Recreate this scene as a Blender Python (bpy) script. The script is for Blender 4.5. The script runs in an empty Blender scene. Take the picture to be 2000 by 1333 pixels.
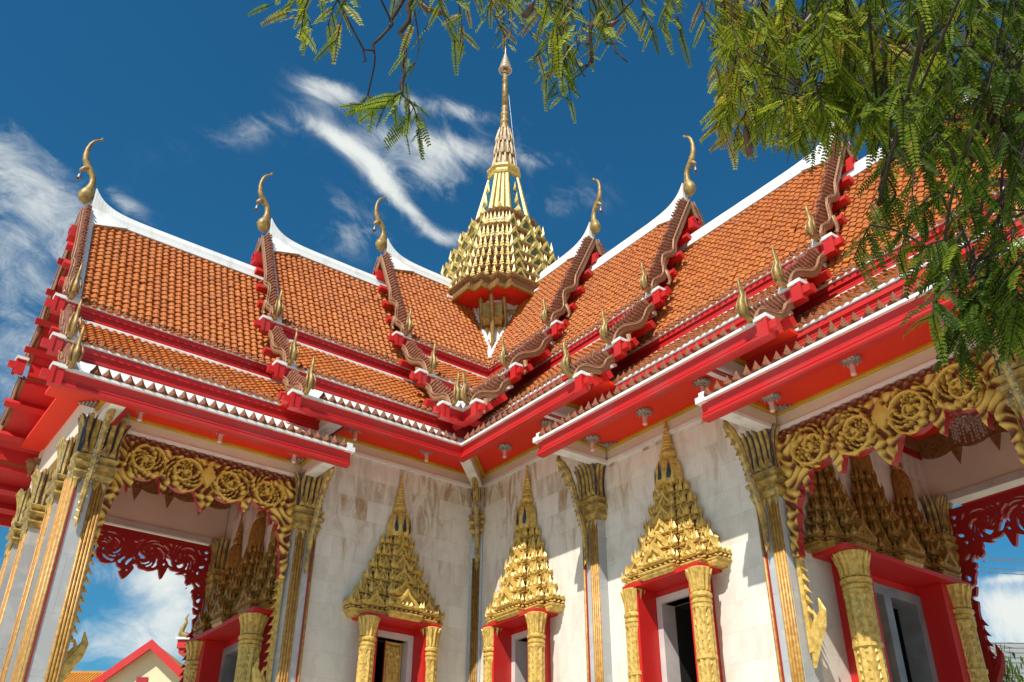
import bpy, math, random
import numpy as np
from mathutils import Matrix, Vector

random.seed(7)
rng = np.random.default_rng(7)
C = bpy.context.scene.collection
SC = bpy.context.scene

# ------------------------------------------------------------------ units
# The temple is laid out in bays: 1 unit = 1.2 m, z = 0 at the camera height.
S = 1.2
ZG = 1.6
GZ = -ZG / S            # ground level in units
RV = -1.64              # ridge line (half width of a wing behind its wall plane)

# ------------------------------------------------------------------ camera
F_PX, YAW, PITCH, ROLL = 1830.7, math.radians(233.03), math.radians(31.19), math.radians(0.34)
CAM = np.array([8.4674, 12.1442, 0.0])
f_ = np.array([math.cos(PITCH) * math.cos(YAW), math.cos(PITCH) * math.sin(YAW), math.sin(PITCH)])
r_ = np.array([math.sin(YAW), -math.cos(YAW), 0.0])
u_ = np.cross(r_, f_)
rr = math.cos(ROLL) * r_ + math.sin(ROLL) * u_
uu = -math.sin(ROLL) * r_ + math.cos(ROLL) * u_
camd = bpy.data.cameras.new('camera')
cam = bpy.data.objects.new('camera', camd)
C.objects.link(cam)
camd.sensor_width = 36.0
camd.lens = F_PX / 2000 * 36
camd.clip_start = 0.05
camd.clip_end = 5000
cam.matrix_world = Matrix(((rr[0], uu[0], -f_[0], CAM[0] * S), (rr[1], uu[1], -f_[1], CAM[1] * S),
                           (rr[2], uu[2], -f_[2], CAM[2] * S + ZG), (0, 0, 0, 1)))
SC.camera = cam

# ------------------------------------------------------------------ world, sun, exposure
SUN = Vector((1.0, 0.5, 1.34)).normalized()
SUN_EL = math.asin(SUN.z)
world = bpy.data.worlds.new('World')
SC.world = world
world.use_nodes = True
wn, wl = world.node_tree.nodes, world.node_tree.links
wn.clear()


def N(nodes, typ, **kw):
    n = nodes.new(typ)
    for k, v in kw.items():
        if k.startswith('i_'):
            n.inputs[k[2:].replace('_', ' ')].default_value = v
        else:
            setattr(n, k, v)
    return n


w_out = N(wn, 'ShaderNodeOutputWorld')
w_bg = N(wn, 'ShaderNodeBackground')
w_bg.inputs['Strength'].default_value = 0.088
sky = N(wn, 'ShaderNodeTexSky', sky_type='NISHITA', sun_disc=False)
sky.sun_elevation = SUN_EL
sky.sun_rotation = math.atan2(SUN.x, SUN.y)
sky.air_density = 1.0
sky.dust_density = 0.3
sky.ozone_density = 4.0
# the deep blue of a polarised tropical sky
hs = N(wn, 'ShaderNodeHueSaturation')
hs.inputs['Saturation'].default_value = 1.25
hs.inputs['Value'].default_value = 1.0
wl.new(sky.outputs[0], hs.inputs['Color'])
tc = N(wn, 'ShaderNodeTexCoord')


def wmath(op, a, b=None, c=None, clamp=False):
    n = N(wn, 'ShaderNodeMath', operation=op, use_clamp=clamp)
    for i, x in enumerate((a, b, c)):
        if x is None:
            continue
        if isinstance(x, (int, float)):
            n.inputs[i].default_value = x
        else:
            wl.new(x, n.inputs[i])
    return n.outputs[0]


# cloud banks: (direction, axis the wisp runs along, half length, half width, density)
CLOUDS = [((-0.259, -0.6567, 0.7083), (-0.9531, 0.2829, -0.1076), 0.0303, 0.0102, 1.1),
          ((-0.3337, -0.6206, 0.7096), (-0.6417, -0.3947, -0.6576), 0.0153, 0.0105, 0.8),
          ((-0.2985, -0.6789, 0.6709), (-0.942, 0.146, -0.3021), 0.0412, 0.0079, 1.1),
          ((-0.3419, -0.6793, 0.6494), (-0.8585, -0.0339, -0.5117), 0.0315, 0.0107, 1.25),
          ((-0.3805, -0.6812, 0.6254), (-0.8729, 0.0741, -0.4823), 0.04, 0.0075, 1.0),
          ((-0.4268, -0.6717, 0.6055), (-0.865, 0.4947, -0.0834), 0.0271, 0.0092, 1.0),
          ((-0.4055, -0.6296, 0.6627), (-0.8928, 0.3638, -0.2655), 0.0859, 0.0481, 0.32),
          ((-0.3291, -0.6503, 0.6847), (-0.9335, 0.2456, -0.2612), 0.0628, 0.0316, 0.3),
          ((-0.3971, -0.6182, 0.6783), (-0.8385, 0.5385, -0.0829), 0.1124, 0.0147, 0.7),
          ((-0.3724, -0.6026, 0.7059), (-0.8605, 0.503, -0.0808), 0.0795, 0.0114, 0.7),
          ((-0.3332, -0.7193, 0.6096), (-0.9353, 0.2859, -0.2086), 0.0422, 0.0294, 0.75),
          ((-0.5101, -0.5803, 0.6348), (-0.6642, 0.7407, 0.1013), 0.0535, 0.0161, 0.4),
          ((-0.3879, -0.6416, 0.6617), (-0.9111, 0.2205, -0.3483), 0.0372, 0.032, 0.6),
          ((-0.0259, -0.8105, 0.5852), (-0.7903, -0.3094, -0.5288), 0.0764, 0.0338, 0.9),
          ((-0.0638, -0.8489, 0.5247), (-0.6794, -0.3008, -0.6692), 0.1049, 0.0483, 0.95),
          ((-0.0917, -0.818, 0.5678), (-0.6945, -0.3306, -0.639), 0.0573, 0.0277, 0.8),
          ((-0.0896, -0.8969, 0.433), (-0.4705, -0.318, -0.8231), 0.0579, 0.0336, 0.7),
          ((-0.2119, -0.7115, 0.67), (-0.7162, 0.5997, 0.3568), 0.0716, 0.0169, 0.5),
          ((-0.1302, -0.7989, 0.5872), (-0.9358, -0.0793, -0.3435), 0.0329, 0.0109, 0.7),
          ((-0.2185, -0.9373, 0.2714), (-0.9629, 0.2697, 0.01), 0.0795, 0.0188, 0.7),
          ((-0.2836, -0.9216, 0.2648), (-0.49, -0.0697, -0.8689), 0.0539, 0.0407, 1.4),
          ((-0.2489, -0.9454, 0.2105), (-0.9412, 0.3291, 0.0767), 0.1215, 0.0275, 1.1),
          ((-0.1296, -0.9521, 0.2771), (-0.5839, -0.1174, -0.8033), 0.0704, 0.0239, 0.6),
          ((-0.8807, -0.4093, 0.2382), (-0.4543, 0.7832, -0.4245), 0.0432, 0.0209, 1.6),
          ((-0.8759, -0.4048, 0.2623), (-0.4164, 0.9087, -0.0282), 0.0211, 0.0041, 0.9),
          ((-0.881, -0.4254, 0.207), (-0.4297, 0.8971, -0.1026), 0.0487, 0.0266, 1.3),
          ((-0.5632, -0.5694, 0.5989), (-0.7066, 0.7012, -0.0947), 0.1161, 0.0378, 0.2)]
dens = None
for d, ax, L, Wd, a in CLOUDS:
    d = Vector(d).normalized()
    ax = Vector(ax)
    ax = (ax - ax.dot(d) * d).normalized()
    bx = d.cross(ax)
    da = N(wn, 'ShaderNodeVectorMath', operation='DOT_PRODUCT')
    wl.new(tc.outputs['Generated'], da.inputs[0]); da.inputs[1].default_value = ax / L
    db = N(wn, 'ShaderNodeVectorMath', operation='DOT_PRODUCT')
    wl.new(tc.outputs['Generated'], db.inputs[0]); db.inputs[1].default_value = bx / Wd
    dd = N(wn, 'ShaderNodeVectorMath', operation='DOT_PRODUCT')
    wl.new(tc.outputs['Generated'], dd.inputs[0]); dd.inputs[1].default_value = d
    q = wmath('ADD', wmath('MULTIPLY', da.outputs['Value'], da.outputs['Value']), wmath('MULTIPLY', db.outputs['Value'], db.outputs['Value']))
    g = wmath('EXPONENT', wmath('MULTIPLY', q, -1.0))
    g = wmath('MULTIPLY', wmath('MULTIPLY', g, a), wmath('GREATER_THAN', dd.outputs['Value'], 0.0))
    dens = g if dens is None else wmath('ADD', dens, g)
mp = N(wn, 'ShaderNodeMapping')
wl.new(tc.outputs['Generated'], mp.inputs['Vector'])
mp.inputs['Rotation'].default_value = (0.3, 0.5, 0.9)
mp.inputs['Scale'].default_value = (1.0, 2.6, 1.4)
nz = N(wn, 'ShaderNodeTexNoise')
nz.inputs['Scale'].default_value = 4.5
nz.inputs['Detail'].default_value = 9.0
nz.inputs['Roughness'].default_value = 0.62
nz.inputs['Distortion'].default_value = 0.7
wl.new(mp.outputs[0], nz.inputs['Vector'])
nf = N(wn, 'ShaderNodeMapRange')
nf.inputs['From Min'].default_value = 0.30
nf.inputs['From Max'].default_value = 0.68
wl.new(nz.outputs['Fac'], nf.inputs['Value'])
nz2 = N(wn, 'ShaderNodeTexNoise')
nz2.inputs['Scale'].default_value = 16.0
nz2.inputs['Detail'].default_value = 10.0
nz2.inputs['Roughness'].default_value = 0.68
nz2.inputs['Distortion'].default_value = 1.1
wl.new(mp.outputs[0], nz2.inputs['Vector'])
mixn = wmath('ADD', wmath('MULTIPLY', nz.outputs['Fac'], 0.60), wmath('MULTIPLY', nz2.outputs['Fac'], 0.40))
wl.new(mixn, nf.inputs['Value'])
nf.inputs['From Min'].default_value = 0.34
nf.inputs['From Max'].default_value = 0.66
edge = wmath('SUBTRACT', wmath('ADD', wmath('MULTIPLY', dens, 0.62), nf.outputs[0]), 0.66)
sm = N(wn, 'ShaderNodeMapRange', interpolation_type='SMOOTHSTEP')
sm.inputs['From Min'].default_value = 0.0
sm.inputs['From Max'].default_value = 1.05
wl.new(edge, sm.inputs['Value'])
cl = wmath('MULTIPLY', sm.outputs[0], wmath('MULTIPLY', dens, 1.5, clamp=True), clamp=True)
mixc = N(wn, 'ShaderNodeMix', data_type='RGBA')
wl.new(cl, mixc.inputs['Factor'])
tint = N(wn, 'ShaderNodeMix', data_type='RGBA', blend_type='MULTIPLY')
tint.inputs['Factor'].default_value = 1.0
wl.new(hs.outputs[0], tint.inputs['A'])
tint.inputs['B'].default_value = (0.62, 1.12, 1.02, 1)
wl.new(tint.outputs['Result'], mixc.inputs['A'])
mixc.inputs['B'].default_value = (8.0, 8.4, 8.1, 1)
wl.new(mixc.outputs['Result'], w_bg.inputs['Color'])
wl.new(w_bg.outputs[0], w_out.inputs[0])

sund = bpy.data.lights.new('sun', 'SUN')
sund.energy = 4.9
sund.angle = math.radians(0.5)
sund.color = (1.0, 0.95, 0.87)
suno = bpy.data.objects.new('sun', sund)
C.objects.link(suno)
suno.rotation_euler = SUN.to_track_quat('Z', 'Y').to_euler()
suno.location = (0, 0, 60)

vs = SC.view_settings
vs.view_transform = 'Standard'
vs.look = 'None'
vs.exposure = 0.25
vs.gamma = 1.0
vs.use_curve_mapping = False

# ------------------------------------------------------------------ materials


def mat(name, c1, rough=0.5, metal=0.0, c2=None, nscale=3.0, detail=4.0, bump=0.0, bscale=20.0, spec=0.5,
        stretch=(1, 1, 1), lo=0.35, hi=0.65, rough2=None):
    m = bpy.data.materials.new(name)
    m.use_nodes = True
    n, l = m.node_tree.nodes, m.node_tree.links
    b = n['Principled BSDF']
    b.inputs['Base Color'].default_value = (*c1, 1)
    b.inputs['Roughness'].default_value = rough
    b.inputs['Metallic'].default_value = metal
    b.inputs['Specular IOR Level'].default_value = spec
    if c2 is not None or bump:
        t = N(n, 'ShaderNodeTexCoord')
        mpp = N(n, 'ShaderNodeMapping')
        mpp.inputs['Scale'].default_value = stretch
        l.new(t.outputs['Object'], mpp.inputs['Vector'])
    if c2 is not None:
        z = N(n, 'ShaderNodeTexNoise')
        z.inputs['Scale'].default_value = nscale
        z.inputs['Detail'].default_value = detail
        l.new(mpp.outputs[0], z.inputs['Vector'])
        r = N(n, 'ShaderNodeMapRange')
        r.inputs['From Min'].default_value = lo
        r.inputs['From Max'].default_value = hi
        l.new(z.outputs['Fac'], r.inputs['Value'])
        x = N(n, 'ShaderNodeMix', data_type='RGBA')
        x.inputs['A'].default_value = (*c1, 1)
        x.inputs['B'].default_value = (*c2, 1)
        l.new(r.outputs[0], x.inputs['Factor'])
        l.new(x.outputs['Result'], b.inputs['Base Color'])
        if rough2 is not None:
            rr2 = N(n, 'ShaderNodeMapRange')
            rr2.inputs['To Min'].default_value = rough
            rr2.inputs['To Max'].default_value = rough2
            l.new(r.outputs[0], rr2.inputs['Value'])
            l.new(rr2.outputs[0], b.inputs['Roughness'])
    if bump:
        z2 = N(n, 'ShaderNodeTexNoise')
        z2.inputs['Scale'].default_value = bscale
        z2.inputs['Detail'].default_value = 5
        l.new(mpp.outputs[0], z2.inputs['Vector'])
        bp = N(n, 'ShaderNodeBump')
        bp.inputs['Strength'].default_value = bump
        bp.inputs['Distance'].default_value = 0.02
        l.new(z2.outputs['Fac'], bp.inputs['Height'])
        l.new(bp.outputs[0], b.inputs['Normal'])
    return m


def brick_mat(name, c1, c2, mortar, stain, bw, bh, rough, stain_amt, msize=0.0035, vein=None):
    m = bpy.data.materials.new(name)
    m.use_nodes = True
    n, l = m.node_tree.nodes, m.node_tree.links
    b = n['Principled BSDF']
    t = N(n, 'ShaderNodeTexCoord')
    sp = N(n, 'ShaderNodeSeparateXYZ')
    l.new(t.outputs['Object'], sp.inputs[0])
    ad = N(n, 'ShaderNodeMath', operation='ADD')
    l.new(sp.outputs[0], ad.inputs[0]); l.new(sp.outputs[1], ad.inputs[1])
    cb = N(n, 'ShaderNodeCombineXYZ')
    l.new(ad.outputs[0], cb.inputs[0]); l.new(sp.outputs[2], cb.inputs[1])
    br = N(n, 'ShaderNodeTexBrick')
    br.inputs['Color1'].default_value = (*c1, 1)
    br.inputs['Color2'].default_value = (*c2, 1)
    br.inputs['Mortar'].default_value = (*mortar, 1)
    br.inputs['Scale'].default_value = 1.0
    br.inputs['Mortar Size'].default_value = msize
    br.inputs['Mortar Smooth'].default_value = 0.3
    br.inputs['Brick Width'].default_value = bw
    br.inputs['Row Height'].default_value = bh
    l.new(cb.outputs[0], br.inputs['Vector'])
    # water stains running down the stone
    mp1 = N(n, 'ShaderNodeMapping')
    mp1.inputs['Scale'].default_value = (5.0, 1.3, 1.0)
    l.new(cb.outputs[0], mp1.inputs['Vector'])
    z = N(n, 'ShaderNodeTexNoise')
    z.inputs['Scale'].default_value = 1.0
    z.inputs['Detail'].default_value = 8
    z.inputs['Roughness'].default_value = 0.65
    z.inputs['Distortion'].default_value = 0.8
    l.new(mp1.outputs[0], z.inputs['Vector'])
    r = N(n, 'ShaderNodeMapRange')
    r.inputs['From Min'].default_value = 0.44
    r.inputs['From Max'].default_value = 0.70
    r.inputs['To Max'].default_value = stain_amt
    l.new(z.outputs['Fac'], r.inputs['Value'])
    # more of them high up, below the eaves where the roof leaks
    hz = N(n, 'ShaderNodeMapRange')
    hz.inputs['From Min'].default_value = 6.2
    hz.inputs['From Max'].default_value = 8.7
    hz.inputs['To Min'].default_value = 0.28
    hz.inputs['To Max'].default_value = 2.5
    l.new(sp.outputs[2], hz.inputs['Value'])
    mu = N(n, 'ShaderNodeMath', operation='MULTIPLY', use_clamp=True)
    l.new(r.outputs[0], mu.inputs[0]); l.new(hz.outputs[0], mu.inputs[1])
    br2 = N(n, 'ShaderNodeTexBrick')
    br2.inputs['Color1'].default_value = (0.15, 0.15, 0.15, 1)
    br2.inputs['Color2'].default_value = (1.25, 1.25, 1.25, 1)
    br2.inputs['Mortar'].default_value = (0.7, 0.7, 0.7, 1)
    br2.inputs['Scale'].default_value = 1.0
    br2.inputs['Mortar Size'].default_value = 0.0
    br2.inputs['Brick Width'].default_value = bw
    br2.inputs['Row Height'].default_value = bh
    br2.inputs['Bias'].default_value = -0.1
    l.new(cb.outputs[0], br2.inputs['Vector'])
    mu2 = N(n, 'ShaderNodeMath', operation='MULTIPLY', use_clamp=True)
    l.new(mu.outputs[0], mu2.inputs[0]); l.new(br2.outputs['Color'], mu2.inputs[1])
    x = N(n, 'ShaderNodeMix', data_type='RGBA')
    l.new(mu2.outputs[0], x.inputs['Factor'])
    l.new(br.outputs['Color'], x.inputs['A'])
    x.inputs['B'].default_value = (*stain, 1)
    z2 = N(n, 'ShaderNodeTexNoise')
    z2.inputs['Scale'].default_value = 2.2
    z2.inputs['Detail'].default_value = 9
    z2.inputs['Distortion'].default_value = 1.6
    l.new(t.outputs['Object'], z2.inputs['Vector'])
    r2 = N(n, 'ShaderNodeMapRange')
    r2.inputs['From Min'].default_value = 0.52
    r2.inputs['From Max'].default_value = 0.62
    r2.inputs['To Max'].default_value = 0.35
    l.new(z2.outputs['Fac'], r2.inputs['Value'])
    x2 = N(n, 'ShaderNodeMix', data_type='RGBA')
    l.new(r2.outputs[0], x2.inputs['Factor'])
    l.new(x.outputs['Result'], x2.inputs['A'])
    x2.inputs['B'].default_value = (*(vein or tuple(v * 0.8 for v in c2)), 1)
    l.new(x2.outputs['Result'], b.inputs['Base Color'])
    b.inputs['Roughness'].default_value = rough
    bp = N(n, 'ShaderNodeBump')
    bp.inputs['Strength'].default_value = 0.12
    bp.inputs['Distance'].default_value = 0.006
    l.new(br.outputs['Fac'], bp.inputs['Height'])
    bp.invert = True
    l.new(bp.outputs[0], b.inputs['Normal'])
    return m


def attr_mat(name, stops, rough, metal=0.0, attr='rnd', grime=None, bump=0.0, bscale=40):
    m = mat(name, stops[0][1], rough, metal, bump=bump, bscale=bscale)
    n, l = m.node_tree.nodes, m.node_tree.links
    b = n['Principled BSDF']
    a = N(n, 'ShaderNodeAttribute', attribute_name=attr)
    cr = N(n, 'ShaderNodeValToRGB')
    els = cr.color_ramp.elements
    while len(els) < len(stops):
        els.new(0.5)
    for e, (p, c) in zip(els, stops):
        e.position = p
        e.color = (*c, 1)
    l.new(a.outputs['Fac'], cr.inputs[0])
    out = cr.outputs[0]
    if grime:
        t = N(n, 'ShaderNodeTexCoord')
        mpg = N(n, 'ShaderNodeMapping')
        mpg.inputs['Scale'].default_value = (1.6, 1.6, 0.55)
        l.new(t.outputs['Object'], mpg.inputs['Vector'])
        z = N(n, 'ShaderNodeTexNoise')
        z.inputs['Scale'].default_value = 1.3
        z.inputs['Detail'].default_value = 9
        z.inputs['Roughness'].default_value = 0.72
        l.new(mpg.outputs[0], z.inputs['Vector'])
        r = N(n, 'ShaderNodeMapRange')
        r.inputs['From Min'].default_value = 0.48
        r.inputs['From Max'].default_value = 0.72
        r.inputs['To Max'].default_value = grime[1]
        l.new(z.outputs['Fac'], r.inputs['Value'])
        x = N(n, 'ShaderNodeMix', data_type='RGBA')
        l.new(r.outputs[0], x.inputs['Factor'])
        l.new(out, x.inputs['A'])
        x.inputs['B'].default_value = (*grime[0], 1)
        out = x.outputs['Result']
    l.new(out, b.inputs['Base Color'])
    return m


M = {}
M['tile'] = attr_mat('roof tile', [(0, (0.33, 0.085, 0.02)), (0.35, (0.44, 0.125, 0.025)), (0.7, (0.52, 0.170, 0.032)), (0.93, (0.58, 0.225, 0.045)), (1.0, (0.66, 0.34, 0.07))],
                     0.40, grime=((0.30, 0.11, 0.045), 0.5))
M['antefix'] = mat('terracotta finial', (0.13, 0.036, 0.013), 0.6, 0, (0.24, 0.085, 0.032), 30, 2, spec=0.2)
M['red'] = mat('red paint', (0.54, 0.012, 0.010), 0.5, 0, (0.44, 0.05, 0.042), 1.6, 10, lo=.5, hi=.85, stretch=(1, 1, .5))
M['redsoffit'] = mat('soffit red paint', (0.80, 0.034, 0.010), 0.6, 0, (0.66, 0.040, 0.018), 0.9, 9, lo=.42, hi=.8, spec=.3)
M['white'] = mat('white plaster', (0.80, 0.79, 0.76), 0.55, 0, (0.52, 0.50, 0.44), 1.8, 9, lo=0.5, hi=0.85, stretch=(2.0, 2.0, .6))
M['cream'] = mat('cream paint', (0.74, 0.64, 0.50), 0.55, 0, (0.68, 0.57, 0.44), 1.2, 5)
M['gold'] = mat('gold paint', (0.70, 0.475, 0.12), 0.42, 0.12, (0.42, 0.24, 0.045), 16, 6, lo=.4, hi=.7)
M['goldline'] = mat('plain gold band', (0.62, 0.36, 0.02), 0.4, 0.2, (0.52, 0.29, 0.02), 4, 3)
M['reed'] = mat('ochre gold reeds', (0.55, 0.31, 0.07), 0.45, 0.1, (0.36, 0.17, 0.035), 18, 5)
M['capgold'] = mat('capital gold', (0.52, 0.35, 0.085), 0.42, 0.12, (0.24, 0.16, 0.055), 10, 6, lo=.4, hi=.62)
M['recess'] = mat('dark brown recess', (0.20, 0.085, 0.022), 0.6, 0, (0.12, 0.035, 0.015), 20, 3)  # darker brown on frieze bands and necks between the gold mouldings
M['oldgold'] = mat('weathered gold', (0.42, 0.27, 0.07), 0.48, 0.15, (0.20, 0.12, 0.04), 9, 6)
M['palegold'] = mat('pale gold paint', (0.62, 0.46, 0.13), 0.45, 0.1, (0.40, 0.26, 0.055), 14, 6, lo=.38, hi=.66)
M['barge'] = mat('glass mosaic bargeboard', (0.36, 0.17, 0.10), 0.42, 0.05, (0.26, 0.14, 0.05), 14, 5, spec=0.25)
M['rib'] = mat('pink glass mosaic', (0.46, 0.19, 0.14), 0.36, 0.05, (0.28, 0.14, 0.075), 20, 4, spec=0.25)
M['mosaic'] = mat('mirror mosaic', (0.45, 0.43, 0.38), 0.25, 0.3, (0.20, 0.18, 0.14), 60, 2)
M['greenglass'] = mat('dark green glass mosaic', (0.07, 0.09, 0.04), 0.25, 0.2, (0.30, 0.24, 0.07), 50, 2)
M['blueglass'] = mat('blue glass mosaic', (0.02, 0.22, 0.36), 0.2, 0.2, (0.05, 0.08, 0.14), 30, 2)
M['darkglass'] = mat('dark blue glass', (0.035, 0.035, 0.045), 0.35, 0.0)
M['wall'] = brick_mat('cream marble cladding', (0.79, 0.74, 0.66), (0.73, 0.67, 0.58), (0.62, 0.56, 0.47), (0.40, 0.27, 0.14), 0.62, 0.40, 0.36, 0.85)
M['greymarble'] = brick_mat('grey marble cladding', (0.46, 0.46, 0.45), (0.40, 0.41, 0.41), (0.30, 0.30, 0.29), (0.33, 0.31, 0.28), 3.0, 0.85, 0.25, 0.3, vein=(0.60, 0.60, 0.59))
M['marbleframe'] = mat('white marble frame', (0.62, 0.56, 0.52), 0.3, 0, (0.50, 0.45, 0.42), 3, 8)
M['greyframe'] = mat('grey marble frame', (0.26, 0.26, 0.26), 0.3, 0, (0.17, 0.17, 0.18), 3, 8)
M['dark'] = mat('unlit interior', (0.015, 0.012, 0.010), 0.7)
M['darkred'] = mat('red lacquer', (0.36, 0.012, 0.012), 0.45)
M['brownfrieze'] = mat('brown and gold frieze', (0.20, 0.085, 0.035), 0.5, 0.1, (0.32, 0.17, 0.05), 22, 3)
M['bracketgold'] = mat('brown gold bracket', (0.42, 0.24, 0.05), 0.42, 0.3, (0.27, 0.13, 0.03), 16, 4)
M['bronze'] = mat('grey bronze', (0.20, 0.20, 0.21), 0.45, 0.6)
M['silver'] = mat('embossed silver', (0.50, 0.46, 0.42), 0.35, 0.5, (0.24, 0.20, 0.18), 60, 2)
M['lampglass'] = mat('pink lamp glass', (0.80, 0.52, 0.48), 0.25)
M['crystal'] = mat('chandelier crystal', (0.40, 0.29, 0.24), 0.15, 0.1)


def vmat():
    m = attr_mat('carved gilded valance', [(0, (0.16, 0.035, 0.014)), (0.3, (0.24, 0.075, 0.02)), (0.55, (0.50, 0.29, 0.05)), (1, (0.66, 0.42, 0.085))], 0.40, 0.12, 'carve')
    return m


M['valance'] = vmat()

# ------------------------------------------------------------------ mesh builder


class Frame:
    def __init__(s, fn, flip=False):
        s.fn, s.flip = fn, flip

    def sub(s, fn, flip=False):
        return Frame(lambda p: s.fn(fn(p)), s.flip != flip)


def cols(*c):
    return np.stack(c, axis=1)


FL = Frame(lambda p: p)                                         # left wing: u = x, v = y
FR = Frame(lambda p: cols(p[:, 1], p[:, 0], p[:, 2]), True)     # right wing: u = y, v = x
FW = Frame(lambda p: p)


class MB:
    def __init__(s, F=FW):
        s.F, s.V, s.Fc, s.n, s.mi, s.rnd = F, [], [], 0, [], []

    def add(s, verts, faces, m=0, r=0.0):
        verts = np.asarray(verts, float)
        s.V.append(verts)
        n = s.n
        s.Fc.extend([tuple(i + n for i in f) for f in faces])
        s.mi.extend([m] * len(faces))
        if np.ndim(r) == 0:
            s.rnd.extend([r] * len(faces))
        else:
            s.rnd.extend(list(r))
        s.n += len(verts)

    def hexa(s, p, m=0):
        s.add(p, [(0, 3, 2, 1), (4, 5, 6, 7), (0, 1, 5, 4), (1, 2, 6, 5), (2, 3, 7, 6), (3, 0, 4, 7)], m)

    def box(s, x0, x1, y0, y1, z0, z1, m=0):
        s.hexa([(x0, y0, z0), (x1, y0, z0), (x1, y1, z0), (x0, y1, z0), (x0, y0, z1), (x1, y0, z1), (x1, y1, z1), (x0, y1, z1)], m)

    def prism(s, poly, fn, d0, d1, m=0):
        """poly: (p, q) counter-clockwise seen from +d; fn(p, q, d) -> point"""
        n = len(poly)
        v = [fn(p, q, d0) for p, q in poly] + [fn(p, q, d1) for p, q in poly]
        s.add(v, [tuple(range(n))[::-1], tuple(range(n, 2 * n))] + [(i, (i + 1) % n, n + (i + 1) % n, n + i) for i in range(n)], m)

    def rings(s, rings, m=0, cap0=True, cap1=True, closed=True):
        k = len(rings[0])
        v = np.concatenate([np.asarray(r, float) for r in rings])
        f = []
        for i in range(len(rings) - 1):
            a, b = i * k, (i + 1) * k
            for j in range(k if closed else k - 1):
                j2 = (j + 1) % k
                f.append((a + j, a + j2, b + j2, b + j))
        if cap0:
            f.append(tuple(range(k))[::-1])
        if cap1:
            f.append(tuple(range((len(rings) - 1) * k, len(rings) * k)))
        s.add(v, f, m)

    def tube(s, path, rad, n=6, m=0, flat=None):
        """flat: (axis vector, factor) squashes the section along an axis"""
        path = np.asarray(path, float)
        rad = np.broadcast_to(np.asarray(rad, float), (len(path),))
        rings = []
        ref = None
        for i in range(len(path)):
            t = path[min(i + 1, len(path) - 1)] - path[max(i - 1, 0)]
            t = t / (np.linalg.norm(t) + 1e-9)
            if ref is None:
                ref = np.array([0, 0, 1.0]) if abs(t[2]) < 0.9 else np.array([1.0, 0, 0])
            a = ref - t * (ref @ t)
            a /= np.linalg.norm(a) + 1e-9
            ref = a
            b = np.cross(t, a)
            ang = np.arange(n) * 2 * math.pi / n
            off = np.outer(np.cos(ang), a) + np.outer(np.sin(ang), b)
            if flat is not None:
                ax = np.asarray(flat[0], float)
                off = off - np.outer(off @ ax, ax) * (1 - flat[1])
            rings.append(path[i] + off * rad[i])
        s.rings(rings, m)

    def lathe(s, prof, cx, cy, n=12, m=0, a0=0.0, a1=2 * math.pi, flute=0.0, nf=0):
        full = abs(a1 - a0 - 2 * math.pi) < 1e-6
        k = n if full else n + 1
        ang = a0 + np.arange(k) * (a1 - a0) / n
        rings = []
        for r, z in prof:
            q = r * (1 + flute * np.cos(nf * ang)) if nf else np.full(k, r)
            rings.append(cols(cx + q * np.cos(ang), cy + q * np.sin(ang), np.full(k, z)))
        s.rings(rings, m, closed=full)

    def leaf(s, o, w, h, nrm, side=(1, 0, 0), up=(0, 0, 1), th=0.3, m=0, fat=0.0):
        """pointed flame-shaped leaf standing at o: width w, height h, bulging along nrm"""
        o, nrm, side, up = [np.asarray(q, float) for q in (o, nrm, side, up)]
        P = [(-.5, 0), (-.52, .22 + fat), (-.28, .52 + fat), (0, 1), (.28, .52 + fat), (.52, .22 + fat), (.5, 0)]
        v = [o + side * (p * w) + up * (q * h) for p, q in P]
        v.append(o + up * (h * .3) + nrm * (w * th))
        v.append(o + up * (h * .3) - nrm * (w * th * .6))
        n = len(P)
        hand = np.dot(np.cross(side, up), nrm) > 0
        f = []
        for i in range(n):
            j = (i + 1) % n
            a, b = (j, i) if hand else (i, j)
            f.append((a, b, n)); f.append((b, a, n + 1))
        s.add(v, f, m)

    def build(s, name, mats, parent=None, smooth=False, attr=None, label=None):
        if not isinstance(mats, (list, tuple)):
            mats = [mats]
        v = np.concatenate(s.V)
        v = s.F.fn(v) * S + np.array([0, 0, ZG])
        fc = [f[::-1] for f in s.Fc] if s.F.flip else s.Fc
        me = bpy.data.meshes.new(name)
        base = np.array(wloc(parent)) if parent is not None else np.zeros(3)
        me.from_pydata(v.tolist(), [], fc)
        for mm in mats:
            me.materials.append(mm)
        if len(mats) > 1:
            me.polygons.foreach_set('material_index', s.mi)
        if attr:
            a = me.attributes.new(attr, 'FLOAT', 'FACE')
            a.data.foreach_set('value', np.asarray(s.rnd, dtype=np.float32))
        if smooth:
            me.polygons.foreach_set('use_smooth', [True] * len(me.polygons))
        me.update()
        o = bpy.data.objects.new(name, me)
        C.objects.link(o)
        if parent is not None:
            o.parent = parent
            o.matrix_parent_inverse = Matrix.Translation(Vector(-base))
        if label:
            o['label'] = label
        return o


WL = {}


def wloc(o):
    return WL.get(o.name, (0, 0, 0))


def thing(name, label, cat, loc=(0, 0, 0), group=None):
    o = bpy.data.objects.new(name, None)
    C.objects.link(o)
    w = (loc[0] * S, loc[1] * S, loc[2] * S + ZG)
    o.location = w
    WL[o.name] = w
    o['label'] = label
    o['category'] = cat
    if group:
        o['group'] = group
    return o


def tag(o, label, cat, group=None):
    o['label'] = label
    o['category'] = cat
    if group:
        o['group'] = group
    return o


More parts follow.
